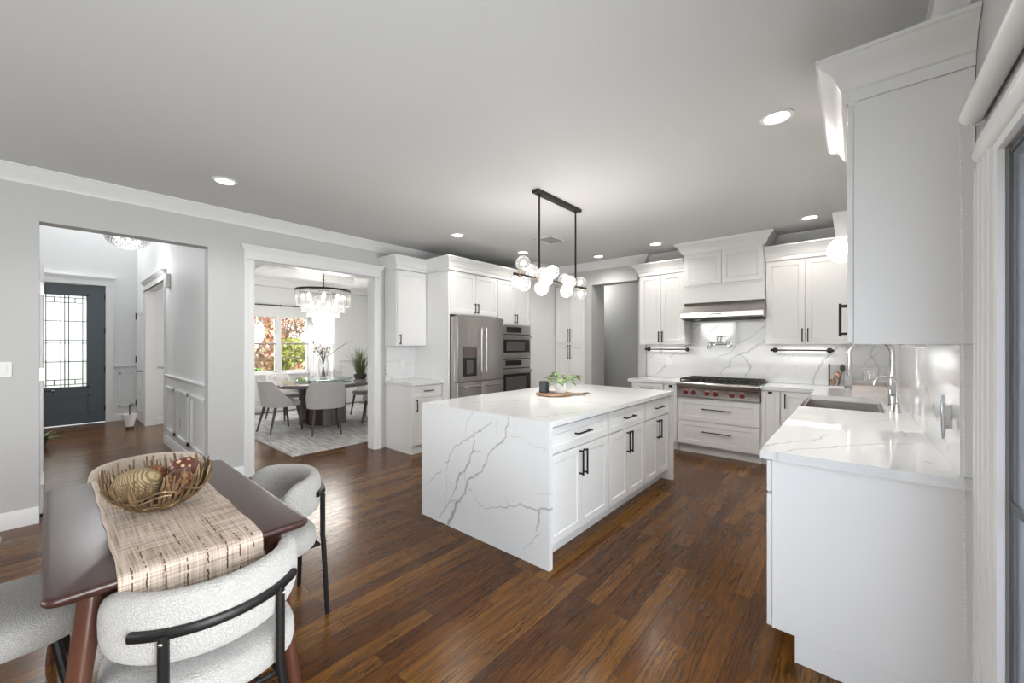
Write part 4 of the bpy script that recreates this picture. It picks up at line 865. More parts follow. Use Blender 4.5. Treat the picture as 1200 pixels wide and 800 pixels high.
# apron sink and faucets
t = thing('apron_sink', 'stainless apron-front sink in the right worktop', 'sink', (-0.09, 4.26, 0.645), 0)
b = MB(); sx0, sx1, sy0, sy1 = -0.243, 0.25, -0.455, 0.455; zt = 0.228; th = 0.012
b.box(sx0, sx1, sy0, sy1, 0, th); b.box(sx0, sx0 + th, sy0, sy1, th, zt); b.box(sx1 - th, sx1, sy0, sy1, th, zt); b.box(sx0 + th, sx1 - th, sy0, sy0 + th, th, zt); b.box(sx0 + th, sx1 - th, sy1 - th, sy1, th, zt)
b.obj('basin', steel_m, t)
b = MB(); b.box(sx0 - 0.012, sx0 + 0.0, sy0, sy1, 0.0, zt + 0.022); b.obj('apron', steel_m, t, bevel=0.004)
b = MB(); b.lathe([(0.045, 0), (0.045, 0.004), (0.02, 0.004)], (0.02, 0, th), 20); b.obj('drain', chrome_m, t)
t = thing('kitchen_faucet', 'tall chrome pull-down gooseneck faucet behind the apron sink', 'faucet', (0.222, 4.26, 0.915), 0)
b = MB(); b.lathe([(0.03, 0), (0.03, 0.006), (0.024, 0.01), (0.024, 0.15), (0.019, 0.16), (0.0185, 0.30)], (0, 0, 0), 20); b.obj('body', chrome_m, t)
b = MB(); R = 0.127; b.tube([(0, 0, 0.30), (0, 0, 0.40)] + [(-R + R * math.cos(a), 0, 0.40 + R * math.sin(a)) for a in [PI * i / 14 for i in range(1, 15)]] + [(-2 * R, 0, 0.36)], 0.0165, 14); b.obj('gooseneck', chrome_m, t)
b = MB(); b.tube([(-2 * R, 0, 0.365), (-2 * R, 0, 0.30), (-2 * R, 0, 0.225)], [0.017, 0.019, 0.016], 14); b.obj('spray_head', chrome_m, t)
b = MB(); b.tube([(0, 0, 0.09), (0, -0.05, 0.09)], 0.014); b.tube([(0, -0.048, 0.092), (-0.02, -0.055, 0.18)], [0.008, 0.005]); b.obj('lever', chrome_m, t)
t = thing('water_tap', 'small chrome gooseneck drinking water tap beside the tall faucet', 'faucet', (0.225, 3.87, 0.915), 0)
b = MB(); b.lathe([(0.024, 0), (0.024, 0.006), (0.018, 0.01), (0.018, 0.06), (0.009, 0.07)], (0, 0, 0), 18); b.obj('body', chrome_m, t)
b = MB(); R = 0.062; b.tube([(0, 0, 0.06), (0, 0, 0.19)] + [(-R + R * math.cos(a), 0.0, 0.19 + R * math.sin(a)) for a in [PI * 0.80 * i / 12 for i in range(1, 13)]] + [(-2 * R + 0.004, 0, 0.185)], 0.0075, 12); b.obj('spout', chrome_m, t)
b = MB(); b.tube([(0, 0, 0.045), (0.0, -0.04, 0.05)], 0.006); b.obj('lever', chrome_m, t)

# dish rack, utensil holder, towel bar, sconce, outlets
t = thing('dish_rack', 'white dish rack with wire frame in the corner behind the sink', 'dish rack', (0.12, 5.62, 0.915), 0)
tray_m = mat('pale_tray', (0.66, 0.60, 0.57), 0.5)
b = MB(); b.box(-0.15, 0.15, -0.21, 0.20, 0, 0.012)
for s_ in ((-0.15, -0.145, -0.21, 0.20), (0.145, 0.15, -0.21, 0.20), (-0.15, 0.15, -0.21, -0.205), (-0.15, 0.15, 0.195, 0.20)): b.box(*s_, 0.012, 0.06)
b.obj('tray', tray_m, t)
wire_m = mat('wire', (0.62, 0.62, 0.62), 0.3, 0.6)
b = MB()
for x, y in ((-0.14, -0.20), (0.14, -0.20), (0.14, 0.19), (-0.14, 0.19)): b.tube([(x, y, 0.01), (x, y, 0.25)], 0.005, 8)
b.tube([(-0.14, -0.20, 0.25), (0.14, -0.20, 0.25), (0.14, 0.19, 0.25), (-0.14, 0.19, 0.25)], 0.005, 8, closed=True)
for k in range(9): b.tube([(-0.13, -0.18 + k * 0.045, 0.02), (-0.13, -0.18 + k * 0.045, 0.10), (0.13, -0.18 + k * 0.045, 0.10), (0.13, -0.18 + k * 0.045, 0.02)], 0.003, 6)
b.obj('wire_frame', wire_m, t)
for k in range(3):
    b = MB(); c = (-0.02 + 0.02 * k, -0.15 + 0.09 * k, 0.125)
    b.lathe([(0.028, -0.10), (0.037, -0.06), (0.040, 0.0)], c, 18, caps=False); o = b.obj('tumbler', glass_m, None)
    o.location = (0.12 + c[0], 5.62 + c[1], 0.915 + 0.104)
    tag(o, 'clear glass tumbler upright in the white dish rack', 'glass', 'tumblers in the dish rack')
t = thing('utensil_holder', 'clear utensil holder with dark post left of the dish rack', 'utensil holder', (-0.155, 5.80, 0.916), 0)
b = MB(); b.box(-0.07, 0.07, -0.05, 0.05, 0, 0.012); b.obj('base', wire_m, t)
b = MB(); b.box(-0.07, -0.055, -0.05, -0.035, 0.012, 0.26); b.obj('post', black_m, t)
b = MB()
for s_ in ((-0.07, 0.07, -0.05, -0.047), (-0.07, 0.07, 0.047, 0.05), (0.067, 0.07, -0.05, 0.05)): b.box(*s_, 0.012, 0.25)
b.obj('clear_panel', glass_m, t)
copper_m = mat('copper', (0.60, 0.30, 0.18), 0.25, 1.0)
for k, (x, y, h, tilt, m__, nm, lb) in enumerate(((-0.03, 0.0, 0.10, 0.02, copper_m, 'measuring_cup', 'small copper measuring cup in the clear utensil holder'), (0.015, 0.0, 0.235, 0.03, leg_m, 'spatula', 'dark wooden spatula leaning in the clear utensil holder'), (0.035, 0.01, 0.14, -0.02, copper_m, 'kitchen_spoon', 'copper spoon in the clear utensil holder'))):
    b = MB(); X_, Y_ = -0.155 + x, 5.80 + y
    if nm == 'measuring_cup': b.lathe([(0.022, 0), (0.028, 0.07)], (X_, Y_, 0.929), 16); b.tube([(X_, Y_, 0.99), (X_ + 0.02, Y_, 1.06)], 0.005)
    else: b.tube([(X_, Y_, 0.93), (X_ + tilt, Y_, 0.93 + h * 0.7)], 0.007); b.sphere((X_ + tilt * 1.25, Y_, 0.93 + h * 0.85), 0.03, 12, 8, (0.8, 0.3, 1.5))
    tag(b.obj(nm, m__), lb, 'utensil')
t = thing('towel_bar', 'short vertical chrome bar fixed to the glossy right backsplash', 'towel bar', (BX, 2.24, 1.05), 0)
b = MB(); b.box(-0.034, -0.022, -0.012, 0.012, -0.02, 0.15); b.obj('bar', chrome_m, t, bevel=0.003)
b = MB(); b.box(-0.024, -0.003, -0.008, 0.008, 0.02, 0.11); b.obj('mount', chrome_m, t)
t = thing('wall_sconce', 'globe sconce with white tapered holder above the sink', 'lamp', (WR, 4.0, 2.36), 0)
b = MB(); b.lathe([(0.06, 0), (0.06, 0.02)], (0, 0, 0), 20); b.bm.transform(Matrix.Rotation(-PI / 2, 4, 'Y')); b.obj('backplate', trim_m, t)
b = MB(); b.tube([(-0.018, 0, 0), (-0.40, 0, 0)], 0.012); b.obj('arm', trim_m, t)
b = MB(); b.loft([[(-0.40 + sx * r, sy * r, z) for sx, sy in ((1, 1), (-1, 1), (-1, -1), (1, -1))] for r, z in ((0.062, 0.05), (0.040, -0.14))]); b.obj('holder', trim_m, t)
b = MB(); b.sphere((-0.40, 0, -0.235), 0.10, 28, 18); b.obj('globe', globe_m, t)
b = MB(); b.sphere((-0.37, 0, -0.225), 0.034, 14, 10); b.obj('bulb', bulb_m, t)
d = bpy.data.lights.new('sconce_glow', 'POINT'); d.energy = 3; d.shadow_soft_size = 0.09; d.color = (1.0, 0.96, 0.9)
o = bpy.data.objects.new('sconce_glow', d); COL.objects.link(o); o.parent = t; o.location = (-0.40, 0, -0.235)

def plate(label, loc, rz, kind='outlet'):
    t_ = thing('wall_' + kind, label, kind, loc, rz)
    b_ = MB(); b_.box(-0.036, 0.036, -0.006, 0, -0.058, 0.058); b_.obj('cover_plate', white_m, t_, bevel=0.002)
    if kind == 'outlet':
        for z in (-0.028, 0.028): b_ = MB(); b_.box(-0.016, 0.016, -0.0085, -0.006, z - 0.016, z + 0.016); b_.obj('socket', ceramic_m, t_, bevel=0.001)
    else:
        b_ = MB(); b_.box(-0.014, 0.014, -0.010, -0.006, -0.03, 0.03); b_.obj('rocker', ceramic_m, t_, bevel=0.001)
plate('white outlet on the marble beneath the short utensil rail', (-2.07, 5.944, 1.14), 0)
plate('white outlet on the small left backsplash', (-4.805, 3.21, 1.13), RX)
plate('white light switch on the wall left of the foyer passage', (WL, -0.235, 1.205), RX, 'switch')
plate('white outlet in the foyer wainscot panel', (-6.35, 1.05, 0.42), 0)
b = MB(); b.box(-7.18, -7.04, 1.002, 1.05, 2.17, 2.36); tag(b.obj('door_chime', white_m, bevel=0.008), 'small white chime box high on the foyer wall', 'chime')

# ================================================================== CEILING LIGHTS
for k, (x, y, lb, e) in enumerate(((-3.93, 0.93, 'recessed ceiling light nearest the foyer passage', 26), (-3.70, 3.26, 'recessed ceiling light in front of the refrigerator', 13), (-3.67, 4.50, 'recessed ceiling light behind the left pendant rod', 13), (-2.96, 5.45, 'recessed ceiling light before the grey hall opening', 20), (-2.02, 5.28, 'recessed ceiling light left of the tall hood crown', 13), (-0.36, 5.25, 'recessed ceiling light near the globe sconce', 13), (-0.35, 2.81, 'largest recessed ceiling light, nearest the right wall cabinet', 60))):
    t = thing('ceiling_light', lb, 'ceiling light', (x, y, CE), 0, 'recessed ceiling lights')
    b = MB(); b.lathe([(0.085, 0), (0.085, -0.006), (0.066, -0.010), (0.062, 0.0)], (0, 0, 0), 28); b.obj('trim_ring', white_m, t)
    b = MB(); b.lathe([(0.062, -0.004), (0.0005, -0.0045)], (0, 0, 0), 28); b.obj('lens', lamp_m, t)
    d = bpy.data.lights.new('downlight', 'SPOT'); d.energy = e; d.spot_size = math.radians(150); d.spot_blend = 0.7; d.shadow_soft_size = 0.06; d.color = (1.0, 0.95, 0.88)
    o = bpy.data.objects.new('downlight', d); COL.objects.link(o); o.location = (0, 0, -0.03); o.parent = t
t = thing('ceiling_vent', 'white louvred vent on the ceiling behind the pendant rods', 'vent', (-2.97, 4.20, CE), 0)
b = MB()
for s_ in ((-0.13, 0.13, -0.17, -0.145), (-0.13, 0.13, 0.145, 0.17), (-0.13, -0.105, -0.17, 0.17), (0.105, 0.13, -0.17, 0.17)): b.box(*s_, -0.008, 0)
b.obj('frame', white_m, t)
b = MB()
for k in range(9): b.box(-0.105, 0.105, -0.14 + k * 0.034, -0.128 + k * 0.034, -0.007, -0.001)
b.obj('louvres', mat('vent_grey', (0.35, 0.35, 0.35), 0.5), t)

# island pendant
t = thing('pendant_light', 'bronze linear pendant with thirteen glass globes above the island', 'pendant light', (-2.10, 3.10, CE), 0)
b = MB(); b.box(-0.035, 0.035, -0.36, 0.36, -0.03, 0); b.obj('canopy', dark_m, t, bevel=0.003)
BZ = -0.775
for y in (-0.30, 0.30): b = MB(); b.tube([(0, y, -0.03), (0, y, BZ)], 0.009, 10); b.obj('rod', dark_m, t)
b = MB(); b.tube([(0, -0.64, BZ), (0, 0.50, BZ)], 0.012, 10); b.obj('bar', dark_m, t)
GL = [(-0.55, 0.02, 0.09), (-0.55, 0.03, -0.085), (-0.50, -0.07, -0.03), (-0.40, 0.075, 0.03), (-0.33, -0.07, 0.05), (-0.30, 0.06, -0.02), (-0.27, -0.01, -0.085), (-0.16, 0.03, 0.085), (0.02, 0.075, 0.02), (0.06, 0.0, -0.075), (0.15, -0.07, 0.065), (0.30, 0.05, 0.06), (0.29, 0.06, -0.065)]
GL = [(-0.575, 0.04, 0.09), (-0.585, 0.05, -0.08), (-0.52, -0.06, -0.045), (-0.36, 0.085, 0.02), (-0.33, -0.06, 0.07), (-0.27, 0.05, -0.005), (-0.31, 0.03, -0.085), (-0.17, 0.05, 0.075), (0.06, 0.085, 0.005), (0.09, 0.03, -0.07), (0.18, -0.05, 0.055), (0.44, -0.03, 0.06), (0.43, -0.02, -0.06)]
for y, x, z in GL:
    b = MB(); b.sphere((x, y, BZ + z), 0.062, 24, 16); g = b.obj('globe', globe_m, t)
    b = MB(); b.sphere((x, y, BZ + z), 0.020, 12, 8); b.obj('bulb', bulb_m, g)
    b = MB(); b.tube([(0, y, BZ), (x * 0.55, y, BZ + z * 0.55)], 0.010, 8); b.obj('socket', gold_m, g)

d = bpy.data.lights.new('pendant_glow', 'POINT'); d.energy = 32; d.shadow_soft_size = 0.3; d.color = (1.0, 0.96, 0.9)
o = bpy.data.objects.new('pendant_glow', d); COL.objects.link(o); o.parent = t; o.location = (0, 0, BZ - 0.22)
d = bpy.data.lights.new('hall_fill_lamp', 'POINT'); d.energy = 15; d.shadow_soft_size = 0.15; d.color = (1.0, 0.97, 0.92)  # unseen fill added to lift the hall, without a fixture
o = bpy.data.objects.new('hall_fill_lamp', d); COL.objects.link(o); o.location = (-3.9, 6.6, 2.45)

# ================================================================== ISLAND TABLEAU
th_ = math.atan2(0.653, 0.757)
t = thing('serving_board', 'round wooden serving board with handle on the island', 'serving board', (-2.16, 3.12, 0.915), th_)
b = MB(); b.lathe([(0.0, 0.0), (0.165, 0.0), (0.175, 0.006), (0.175, 0.014), (0.168, 0.02), (0.0, 0.02)][1:5], (0, 0, 0), 40)
b.obj('board', board_m, t)
b = MB(); b.box(0.165, 0.30, -0.022, 0.022, 0.004, 0.018); b.obj('handle', board_m, t, bevel=0.006)
b = MB(); b.tube([(0.285, 0, 0.018)] + [(0.30 + 0.03 * math.sin(a), 0.02 * math.cos(a) - 0.02, 0.022) for a in [k * PI / 4 for k in range(7)]], 0.003, 6); b.obj('cord', black_m, t)
b = MB(); b.lathe([(0.0, 0.0), (0.044, 0.0), (0.047, 0.004), (0.048, 0.105), (0.043, 0.105), (0.041, 0.06)][1:], (-2.255, 3.085, 0.935), 28); tag(b.obj('candle_cup', slate_m), 'dark slate cup on the left of the serving board', 'cup')
t = thing('potted_plant', 'small leafy plant in a white pot on the serving board', 'plant', (-2.12, 3.165, 0.935), 0)
b = MB(); b.lathe([(0.0, 0.0), (0.045, 0.0), (0.05, 0.004), (0.054, 0.09), (0.049, 0.09), (0.047, 0.075)][1:], (0, 0, 0), 28); b.obj('pot', ceramic_m, t)
b = MB(); b.lathe([(0.047, 0.0), (0.001, 0.004)], (0, 0, 0.073), 20); b.obj('soil', bark_m, t)
rnd = random.Random(3)
def leaf(b_, base, d, up, ln, wd, curl=0.25):
    d = d.normalized(); s_ = d.cross(up)
    if s_.length < 1e-3: s_ = d.cross(Vector((1, 0.2, 0)))
    s_.normalize(); n_ = s_.cross(d).normalized(); rows = []
    for i in range(5):
        u = i / 4; wv = wd * math.sin(PI * (0.08 + 0.9 * u) ** 0.8) if u < 1 else 0.0005; c = base + d * (ln * u) - n_ * (curl * ln * u * u)
        rows.append([b_.bm.verts.new(c - s_ * wv + n_ * wv * 0.25), b_.bm.verts.new(c), b_.bm.verts.new(c + s_ * wv + n_ * wv * 0.25)])
    for i in range(4):
        for j in range(2): b_.bm.faces.new((rows[i][j], rows[i][j + 1], rows[i + 1][j + 1], rows[i + 1][j]))
b = MB(); bs = MB()
for k in range(40):
    a = rnd.uniform(0, 2 * PI); r = rnd.uniform(0.02, 0.12); h = rnd.uniform(0.0, 0.085) * (1.1 - r * 4)
    if k > 26: a = th_ + rnd.uniform(-0.35, 0.35); r = rnd.uniform(0.09, 0.17); h = rnd.uniform(0.03, 0.09)
    if 12 < k < 27: a = th_ + PI + rnd.uniform(-1.0, 1.0); r = rnd.uniform(0.03, 0.10); h = rnd.uniform(0.03, 0.10)
    tip = Vector((math.cos(a) * r, math.sin(a) * r, 0.09 + h)); bs.tube([(0.01 * math.cos(a), 0.01 * math.sin(a), 0.075), (tip.x * 0.5, tip.y * 0.5, 0.09 + h * 0.8), tip], 0.0015, 5)
    leaf(b, tip, Vector((math.cos(a), math.sin(a), rnd.uniform(-0.5, 0.5))), Vector((0, 0, 1)), rnd.uniform(0.045, 0.07), rnd.uniform(0.018, 0.030))
b.obj('leaves', plant_m, t); bs.obj('stems', greenleaf_m, t)

# ================================================================== BREAKFAST TABLE
TX0, TX1, TY0, TY1 = -2.70, -1.522, -0.02, 0.622
TCX, TCY = (TX0 + TX1) / 2, (TY0 + TY1) / 2
t = thing('dining_table', 'dark walnut breakfast table with splayed tapered legs', 'table', (TCX, TCY, 0), 0)
hx, hy = (TX1 - TX0) / 2, (TY1 - TY0) / 2
def rrect(hx, hy, r, n=6):
    out = []
    for cx, cy, a0 in ((hx - r, hy - r, 0), (-hx + r, hy - r, PI / 2), (-hx + r, -hy + r, PI), (hx - r, -hy + r, 3 * PI / 2)):
        out += [(cx + r * math.cos(a0 + PI / 2 * i / n), cy + r * math.sin(a0 + PI / 2 * i / n)) for i in range(n + 1)]
    return out
b = MB(); b.loft([[(x, y, z) for x, y in rrect(hx - d, hy - d, 0.025)] for d, z in ((0.022, 0.716), (0.006, 0.726), (0.0, 0.735), (0.0, 0.742), (0.004, 0.748), (0.010, 0.75))])
b.obj('tabletop', table_m, t, angle=60)
b = MB()
for x0, x1, y0, y1 in ((-hx + 0.10, hx - 0.10, -hy + 0.085, -hy + 0.105), (-hx + 0.10, hx - 0.10, hy - 0.105, hy - 0.085), (-hx + 0.10, -hx + 0.12, -hy + 0.10, hy - 0.10), (hx - 0.12, hx - 0.10, -hy + 0.10, hy - 0.10)): b.box(x0, x1, y0, y1, 0.645, 0.7155)
b.obj('apron', leg_m, t)
for sx in (-1, 1):
    for sy in (-1, 1):
        b = MB(); top = Vector((sx * (hx - 0.115), sy * (hy - 0.095), 0.7155)); bot = Vector((sx * (hx - 0.045), sy * (hy - 0.015), 0.0))
        rings = []
        for u, ra, rb in ((0, 0.042, 0.030), (0.25, 0.040, 0.028), (0.7, 0.026, 0.022), (1, 0.018, 0.016)):
            c = top.lerp(bot, u); rings.append([(c.x + ra * math.cos(a), c.y + rb * math.sin(a), c.z) for a in [2 * PI * j / 16 for j in range(16)]])
        b.loft(rings); b.obj('leg', leg_m, t)

# woven runner laid along the table, its ends hanging over
t = None
RY0_, RY1_ = 0.118, 0.468
path = []
def rp(s):      # s from near hem to far hem
    if s < 0.155: return (TX1 + 0.008, 0.60 + s)
    return None
pts = [(TX1 + 0.012, 0.545), (TX1 + 0.010, 0.60), (TX1 + 0.0085, 0.65), (TX1 + 0.0075, 0.70), (TX1 + 0.0065, 0.735), (TX1 - 0.001, 0.7505), (TX1 - 0.015, 0.7535)]
pts += [(TX1 - 0.015 - (TX1 - TX0 - 0.03) * i / 40, 0.7535) for i in range(1, 41)]
pts += [(TX0 + 0.001, 0.7505), (TX0 - 0.0065, 0.735), (TX0 - 0.008, 0.69), (TX0 - 0.009, 0.62)]
b = MB(); NV = 28; rows = []; uvs = []; acc = 0
for i, (x, z) in enumerate(pts):
    if i: acc += math.hypot(x - pts[i - 1][0], z - pts[i - 1][1])
    row = []
    for j in range(NV + 1):
        v = j / NV; edge = 0.002 * math.sin(acc * 23) * (1 if j in (0, NV) else 0)
        y = RY0_ + (RY1_ - RY0_) * v + edge
        wv = 0.0016 * math.sin(acc * 19 + v * 5) * math.sin(v * 9) if 6 < i < len(pts) - 5 else 0
        row.append(b.bm.verts.new((x + (0.004 * math.sin(v * 26) * max(0, (0.73 - z)) * 3 if i < 6 else 0), y, z + abs(wv)))); uvs.append((acc, v * (RY1_ - RY0_)))
    rows.append(row)
uvl = b.bm.loops.layers.uv.new('UVMap'); ix = {v: uvs[k] for k, v in enumerate([v for r in rows for v in r])}
for i in range(len(rows) - 1):
    for j in range(NV):
        f = b.bm.faces.new((rows[i][j], rows[i][j + 1], rows[i + 1][j + 1], rows[i + 1][j]))
        for lp in f.loops: lp[uvl].uv = ix[lp.vert]
rn = b.obj('table_runner', runner_m, angle=70)
sol = rn.modifiers.new('thick', 'SOLIDIFY'); sol.thickness = 0.0022; sol.offset = 1
tag(rn, 'beige woven runner with sequined stripes lying across the walnut table', 'table runner')
off = rn.location
b = MB(); bs = MB(); rnd = random.Random(5)
def on_run(s):
    a_ = 0
    for (x0, z0), (x1, z1) in zip(pts, pts[1:]):
        d = math.hypot(x1 - x0, z1 - z0)
        if a_ + d >= s: u = (s - a_) / d; return Vector((x0 + (x1 - x0) * u, 0, z0 + (z1 - z0) * u)), Vector((x1 - x0, 0, z1 - z0)).normalized()
        a_ += d
    return Vector((x1, 0, z1)), Vector((-1, 0, 0))
for y, s0, s1 in ((0.175, 0.05, 0.40), (0.215, 0.03, 0.30), (0.265, 0.03, 0.42), (0.315, 0.03, 0.33), (0.365, 0.03, 0.52), (0.40, 0.03, 0.28), (0.437, 0.05, 0.30), (0.145, 0.08, 0.25)):
    s = s0
    while s < s1:
        p, d = on_run(s); n_ = Vector((-d.z, 0, d.x)); n_ = -n_ if (n_.z < -0.2 or (abs(n_.z) < 0.2 and n_.x < 0)) else n_
        p = p + n_ * 0.0034 - off; p.y = y + rnd.uniform(-0.0012, 0.0012) - off.y
        if rnd.random() < 0.7:
            q = 0.0026; tb = b if rnd.random() < 0.35 else bs
            tt = Vector((0, 1, 0)); e = d.copy(); nn = n_ * rnd.uniform(-0.0008, 0.0012)
            tb.quad([p - tt * q * 0.7 - e * q * 1.7, p + tt * q * 0.7 - e * q * 1.7, p + tt * q * 0.7 + e * q * 1.7 + nn, p - tt * q * 0.7 + e * q * 1.7 + nn])
        s += 0.0085
b.obj('sequins', sequin_m, rn); bs.obj('stitching', thread_m, rn)

# twig bowl and decorative balls
BC = Vector((-2.06, 0.275, 0.757))
rnd = random.Random(11); b = MB()
def bowl_pt(a, u):      # u 0..1 from the foot to the rim
    r = 0.030 + 0.135 * math.sin(u * PI / 2) ** 0.9; z = 0.004 + 0.150 * u ** 1.6
    return Vector((BC.x + r * math.cos(a), BC.y + r * math.sin(a), BC.z + z))
for k in range(58):
    a = 2 * PI * k / 58 + rnd.uniform(-0.05, 0.05); u1 = rnd.uniform(0.88, 1.08); tw = rnd.uniform(-0.16, 0.16); r0 = rnd.uniform(0.004, 0.0058)
    P_ = [bowl_pt(a + tw * (i / 7) + rnd.uniform(-0.012, 0.012), 0.10 + (u1 - 0.10) * i / 7) for i in range(8)]
    b.tube(P_, [r0, r0, r0, r0, r0 * 0.9, r0 * 0.85, r0 * 0.8, r0 * 0.55], 6)
    if k % 2 == 0:
        q = P_[4]; b.tube([q, bowl_pt(a + tw * 0.6 + 0.09, 0.80), bowl_pt(a + tw * 0.7 + 0.13, rnd.uniform(0.92, 1.04))], [0.0035, 0.003, 0.002], 6)
for k in range(26):
    a = rnd.uniform(0, 2 * PI); u = rnd.uniform(0.12, 0.72); ln = rnd.uniform(0.5, 1.1)
    b.tube([bowl_pt(a + ln * i / 7, u + 0.07 * math.sin(i * 0.8 + k)) + Vector((math.cos(a + ln * i / 7), math.sin(a + ln * i / 7), -0.3)) * 0.004 for i in range(8)], 0.0042, 6)
b.lathe([(0.055, 0.0), (0.062, 0.006), (0.06, 0.012)], (BC.x, BC.y, BC.z - 0.001), 18)
tag(b.obj('twig_bowl', twig_m, angle=60), 'brass-coloured twig bowl holding decorative balls on the runner', 'bowl')
def ball(name, m_, c, r, lb, sc=(1, 1, 1), spikes=0):
    b_ = MB(); b_.sphere(c, r, 32, 20, sc); tag(b_.obj(name, m_, angle=80), lb, 'decorative ball')
ball('decorative_ball', twine_m, BC + Vector((0.012, -0.066, 0.104)), 0.066, 'largest pale twine-wrapped ball at the left of the bowl', (1, 1.12, 0.95))
ball('decorative_ball', dots_m, BC + Vector((-0.030, 0.080, 0.122)), 0.053, 'brown ball covered in cream dots in the bowl')
ball('decorative_ball', carved_m, BC + Vector((0.068, 0.046, 0.098)), 0.050, 'carved rust-brown ball at the front of the bowl')
ball('decorative_ball', twine2_m, BC + Vector((-0.088, -0.008, 0.10)), 0.046, 'rust-coloured ball at the back of the bowl')

# boucle chairs
def make_chair(name, label, loc, rz, fabric, group='boucle chairs around the breakfast table'):
    t_ = thing(name, label, 'chair', loc, rz, group)
    # seat: soft squarish cushion
    def sup(a, rx, ry, n=2.7):
        c, s_ = math.cos(a), math.sin(a); return (rx * math.copysign(abs(c) ** (2 / n), c), ry * math.copysign(abs(s_) ** (2 / n), s_))
    b_ = MB(); rings = []
    for f, z in ((0.80, 0.362), (0.93, 0.366), (0.985, 0.380), (1.0, 0.402), (0.99, 0.432), (0.95, 0.452), (0.85, 0.464), (0.6, 0.469), (0.25, 0.470)):
        rings.append([(sup(2 * PI * j / 48, 0.245 * f, 0.24 * f)[0], sup(2 * PI * j / 48, 0.245 * f, 0.24 * f)[1] + 0.04, z) for j in range(48)])
    b_.loft(rings); b_.obj('seat', fabric, t_, angle=80)
    # curved back pad: fat rounded section swept along an arc
    b_ = MB(); rings = []; R = 0.226; A = math.radians(90); NS = 44; NP = 24
    for i in range(NS + 1):
        u = -1 + 2 * i / NS; a = -PI / 2 + A * u; e = 1 - abs(u)
        endf = min(1.0, math.sqrt(max(0.0, 1 - (1 - min(1, e / 0.27)) ** 2))) if e < 0.27 else 1.0
        endf = max(endf, 0.06)
        hh = (0.096 - 0.012 * abs(u) ** 2) * endf; tt = 0.034 * max(endf, 0.10)
        zc = 0.630
        Re = R; cx, cy = Re * math.cos(a), Re * math.sin(a) + 0.02; nx, ny = math.cos(a), math.sin(a)
        ring = []
        for j in range(NP):
            q = 2 * PI * j / NP; px, pz = tt * math.copysign(abs(math.cos(q)) ** 0.75, math.cos(q)), hh * math.copysign(abs(math.sin(q)) ** 0.75, math.sin(q))
            ring.append((cx + nx * px, cy + ny * px, zc + pz - 0.02 * px / 0.036 * 0))
        rings.append(ring)
    b_.loft(rings); b_.obj('backrest', fabric, t_, angle=80)
    # black bent rail behind the pad
    b_ = MB(); Ro = R + 0.044; b_.loft([[(Ro2 * math.cos(a), Ro2 * math.sin(a) + 0.02, z) for Ro2, z in ((Ro - 0.009, 0.622), (Ro + 0.004, 0.622), (Ro + 0.007, 0.627), (Ro + 0.007, 0.641), (Ro + 0.004, 0.646), (Ro - 0.009, 0.646))] for a in [-PI / 2 + math.radians(48) * (-1 + 2 * i / 24) for i in range(25)]])
    rl = b_.obj('back_rail', black_m, t_)
    for s_ in (-1, 1):
        a = -PI / 2 + s_ * math.radians(31); px, py = (Ro + 0.0) * math.cos(a), (Ro) * math.sin(a) + 0.02
        b_ = MB(); b_.tube([(px, py, 0.636), (px * 1.0, py, 0.50), (px * 1.0, py, 0.40), (px * 1.03, py - 0.002, 0.36), (px * 1.3, py - 0.005, 0.0)], [0.013, 0.013, 0.013, 0.013, 0.011], 10)
        lg = b_.obj('leg', black_m, t_)
        b_ = MB(); b_.sphere((px * 1.045, py - 0.008, 0.615), 0.006, 8, 6); b_.obj('screw', steel_m, lg)
        b_ = MB(); b_.tube([(s_ * 0.155, 0.155, 0.364), (s_ * 0.21, 0.215, 0.0)], [0.014, 0.011], 10); b_.obj('leg', black_m, t_)
    b_ = MB(); b_.tube([(-0.155, 0.155, 0.355), (0.155, 0.155, 0.355), (0.14, -0.19, 0.355), (-0.14, -0.19, 0.355)], 0.010, 8, closed=True); b_.obj('seat_frame', black_m, t_)
    return t_
def lab_copy(src, label, loc, rz):
    c = copy_tree(src); c.location = loc; c.rotation_euler = (0, 0, rz); c['label'] = label; return c
ch = make_chair('boucle_chair', 'white boucle chair at the near table end, its black back rail facing the viewer', (-1.575, 0.328, 0), PI / 2, boucle_m)
lab_copy(ch, 'white boucle chair on the side of the table toward the kitchen island', (-2.25, 0.715, 0), PI)
lab_copy(ch, 'white boucle chair at the left edge, its seat showing left of the table', (-2.30, -0.15, 0), 0)
far = lab_copy(ch, 'beige boucle chair at the far table end behind the twig bowl', (-3.05, 0.37, 0), -PI / 2)
for c in list(far.children):
    if c.data and c.data.materials and c.data.materials[0] == boucle_m:
        c.data = c.data.copy(); c.data.materials[0] = beige_m

